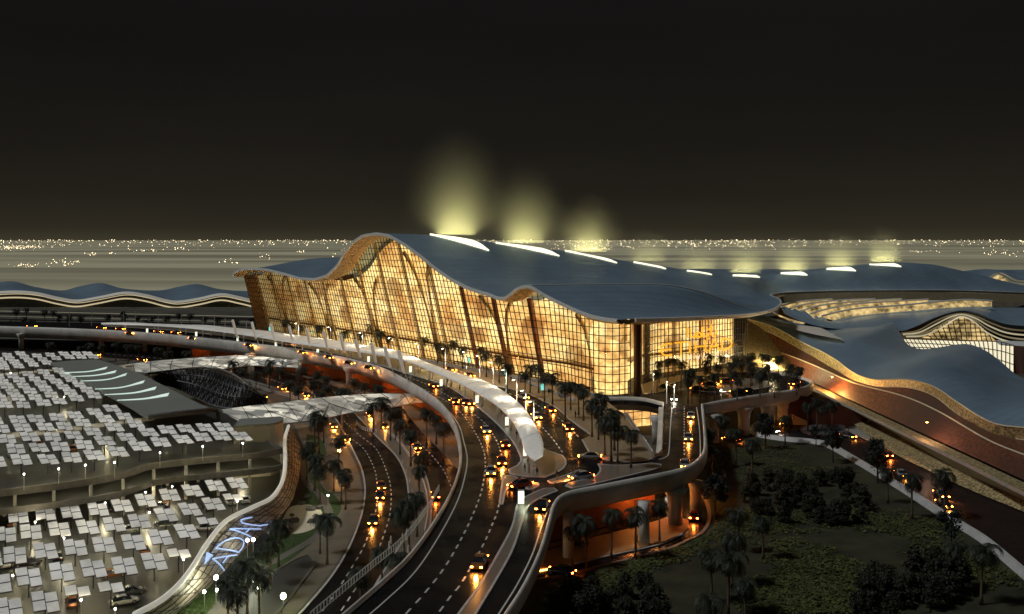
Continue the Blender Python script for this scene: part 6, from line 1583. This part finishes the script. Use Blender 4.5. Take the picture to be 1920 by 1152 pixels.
# ================================================================ people
def person(seed, mat, pose):
    me = bpy.data.meshes.new('person'); st = .22 if pose == 'walk' else .06
    V_ = [(0, 0, .95), (0, 0, 1.15), (0, 0, 1.38), (0, 0, 1.50), (0, .02, 1.60), (0, .02, 1.72),
          (.10, 0, .92), (.11, st, .50), (.11, st*.9, .10), (.11, st*.9 + .12, .04), (-.10, 0, .92), (-.11, -st*.3, .50), (-.11, -st*1.3, .12), (-.11, -st*1.3 + .12, .05),
          (.19, 0, 1.36), (.24, -st*.5, 1.10), (.24, -st*.3 + .05, .86), (-.19, 0, 1.36), (-.24, st*.5, 1.10), (-.24, st*.8 + .05, .87)]
    E_ = [(0, 1), (1, 2), (2, 3), (3, 4), (4, 5), (0, 6), (6, 7), (7, 8), (8, 9), (0, 10), (10, 11), (11, 12), (12, 13), (2, 14), (14, 15), (15, 16), (2, 17), (17, 18), (18, 19)]
    R__ = [.15, .13, .15, .06, .085, .08, .09, .065, .045, .04, .09, .065, .045, .04, .06, .045, .035, .06, .045, .035]
    me.from_pydata(V_, E_, []); me.materials.append(mat)
    o = bpy.data.objects.new('person', me); C.objects.link(o)
    md = o.modifiers.new('skin', 'SKIN'); sv = me.skin_vertices[0].data if me.skin_vertices else None
    if sv is None:
        bm = bmesh.new(); bm.from_mesh(me); bm.verts.layers.skin.verify(); bm.to_mesh(me); bm.free(); sv = me.skin_vertices[0].data
    for k, r in enumerate(R__): sv[k].radius = (r, r)
    sv[0].use_root = True
    ss = o.modifiers.new('sub', 'SUBSURF'); ss.levels = ss.render_levels = 1
    o['category'] = 'person'
    h_ = MB().lathe((0, .0, 1.60), [(.04, .0), (.10, .05), (.105, .13), (.05, .2)], 8).build('hair', tyrem, o)
    return o
pp = [Proto(person(1, clothes[0], 'walk')), Proto(person(2, clothes[1], 'walk')), Proto(person(3, clothes[2], 'stand')), Proto(person(4, clothes[0], 'stand'))]
PPL = [(958, 716), (962, 717), (972, 718), (976, 719), (936, 720), (917, 700), (1029, 742), (1047, 748), (1079, 784), (1222, 744), (777, 664), (757, 659), (1150, 826)]
for i, (a, c) in enumerate(sorted(PPL)):
    k = i % 4; pp[k].put(P(a, c, 10.16), random.uniform(0, 6), 1.05, 'person in %s clothes %s on the promenade, %s from left' % (('dark', 'white', 'brown', 'dark')[k], ('walking', 'walking', 'standing', 'standing')[k], nth(i + 1)), 'people on the promenade')
PPI = [(940, 776), (943, 790), (969, 822), (984, 886), (992, 888), (1000, 892), (1007, 894), (1044, 900), (862, 732), (839, 719), (659, 672), (1075, 890)]
for i, (a, c) in enumerate(sorted(PPI)):
    k = (i*3 + 1) % 4; pp[k].put(P(a, c, 10.16), random.uniform(0, 6), 1.05, 'person in %s clothes %s beside the ribbon canopy, %s from left' % (('dark', 'white', 'brown', 'dark')[k], ('walking', 'walking', 'standing', 'standing')[k], nth(i + 1)), 'people by the ribbon canopy')

# ================================================================ city lights on the plain
cm_ = M('city_lamp', (1, .85, .6), emit=(1.0, .78, .46), es=4.5)
mb = MB(); rd = random.Random(3)
def dot(a, c, s_px):
    d = max(300, H*F/max(1.2, c - HZ)); p = Vector(((a - 960)*d/F, d, 0)); s_ = s_px*d/F*.5
    zc = s_*.6 + (2 if d < 3000 else d*.0006)
    v = [p + Vector((s_, 0, zc)), p + Vector((0, s_, zc)), p + Vector((-s_, 0, zc)), p + Vector((0, -s_, zc)), p + Vector((0, 0, zc + s_*.8)), p + Vector((0, 0, zc - s_*.8))]
    mb.add(v, [(0, 1, 4), (1, 2, 4), (2, 3, 4), (3, 0, 4), (1, 0, 5), (2, 1, 5), (3, 2, 5), (0, 3, 5)])
for k in range(1700):
    a = rd.uniform(-20, 1940)
    dens = 1.0 if a < 160 else .55 if a < 480 else .65 if a < 700 else .9 if 880 < a < 1420 else .7
    if rd.random() > dens: continue
    lo_ = 451.5; hi_ = (475 if a < 60 else 466)
    c = lo_ + abs(rd.gauss(0, .38))*(hi_ - lo_)
    dot(a, c, rd.choice((.5, .7, .8, 1.0, 1.6)))
for k in range(150):
    a = rd.gauss(30, 35); c = 466 - (a - 0)*.02 + rd.gauss(0, 2); dot(a, c, rd.choice((.8, 1.2)))
for (ca, cc, sa, sc2, n_) in ((50, 500, 22, 2, 26), (125, 494, 16, 4, 36), (170, 478, 5, 1.5, 12), (205, 476, 5, 1, 5), (270, 471, 14, 1.5, 20), (340, 468, 10, 2, 14), (425, 492, 12, 3, 10), (500, 482, 14, 3, 8), (620, 485, 5, 4, 9), (560, 474, 10, 2, 8), (1720, 473, 14, 1.5, 14), (1850, 476, 40, 3, 24), (1110, 466, 40, 3, 60), (1360, 461, 60, 3, 60), (660, 470, 20, 3, 12)):
    for k in range(n_): dot(rd.gauss(ca, sa), max(452, rd.gauss(cc, sc2)), rd.choice((.8, 1.1, 1.4, 1.8)))
tag(mb.build('city_lights', cm_), kind='stuff')
# light shining up through the skylights into dusty air above the roof
hz = bpy.data.materials.new('dusty_air'); hz.use_nodes = True
n = hz.node_tree.nodes; l = hz.node_tree.links; n.clear(); om = n.new('ShaderNodeOutputMaterial')
pv = n.new('ShaderNodeVolumePrincipled'); pv.inputs['Color'].default_value = (.95, .93, .75, 1)
tcn_ = n.new('ShaderNodeTexCoord'); gr = n.new('ShaderNodeTexGradient'); gr.gradient_type = 'QUADRATIC_SPHERE'; l.new(tcn_.outputs['Object'], gr.inputs[0])
mm_ = n.new('ShaderNodeMath'); mm_.operation = 'MULTIPLY'; mm_.inputs[1].default_value = .016; l.new(gr.outputs[0], mm_.inputs[0]); l.new(mm_.outputs[0], pv.inputs['Density'])
l.new(pv.outputs[0], om.inputs['Volume'])
BW = [(14000, 24, 46), (11500, 22, 36), (13000, 20, 28), (4500, 17, 18), (5000, 18, 18), (9500, 20, 24), (9500, 20, 24), (9500, 20, 24), (10500, 20, 24)]
for i, p in enumerate(SKY_LAMPS):
    pw, rx, rz_ = BW[i]
    mb = blob(1.0, 90 + i, 16, 1.0); mb.v = [v.normalized() for v in mb.v]
    o = mb.build('haze', hz, origin=(0, 0, 0)); o.location = p + Vector((0, 0, rz_*.0)); o.scale = (rx, rx, rz_); tag(o, kind='stuff')
    light('skylight_beam', p + Vector((0, 0, 1.2)), pw, (1, .95, .45), 'AREA', 14.0, (pi, 0, 0)).data.spread = R(150)
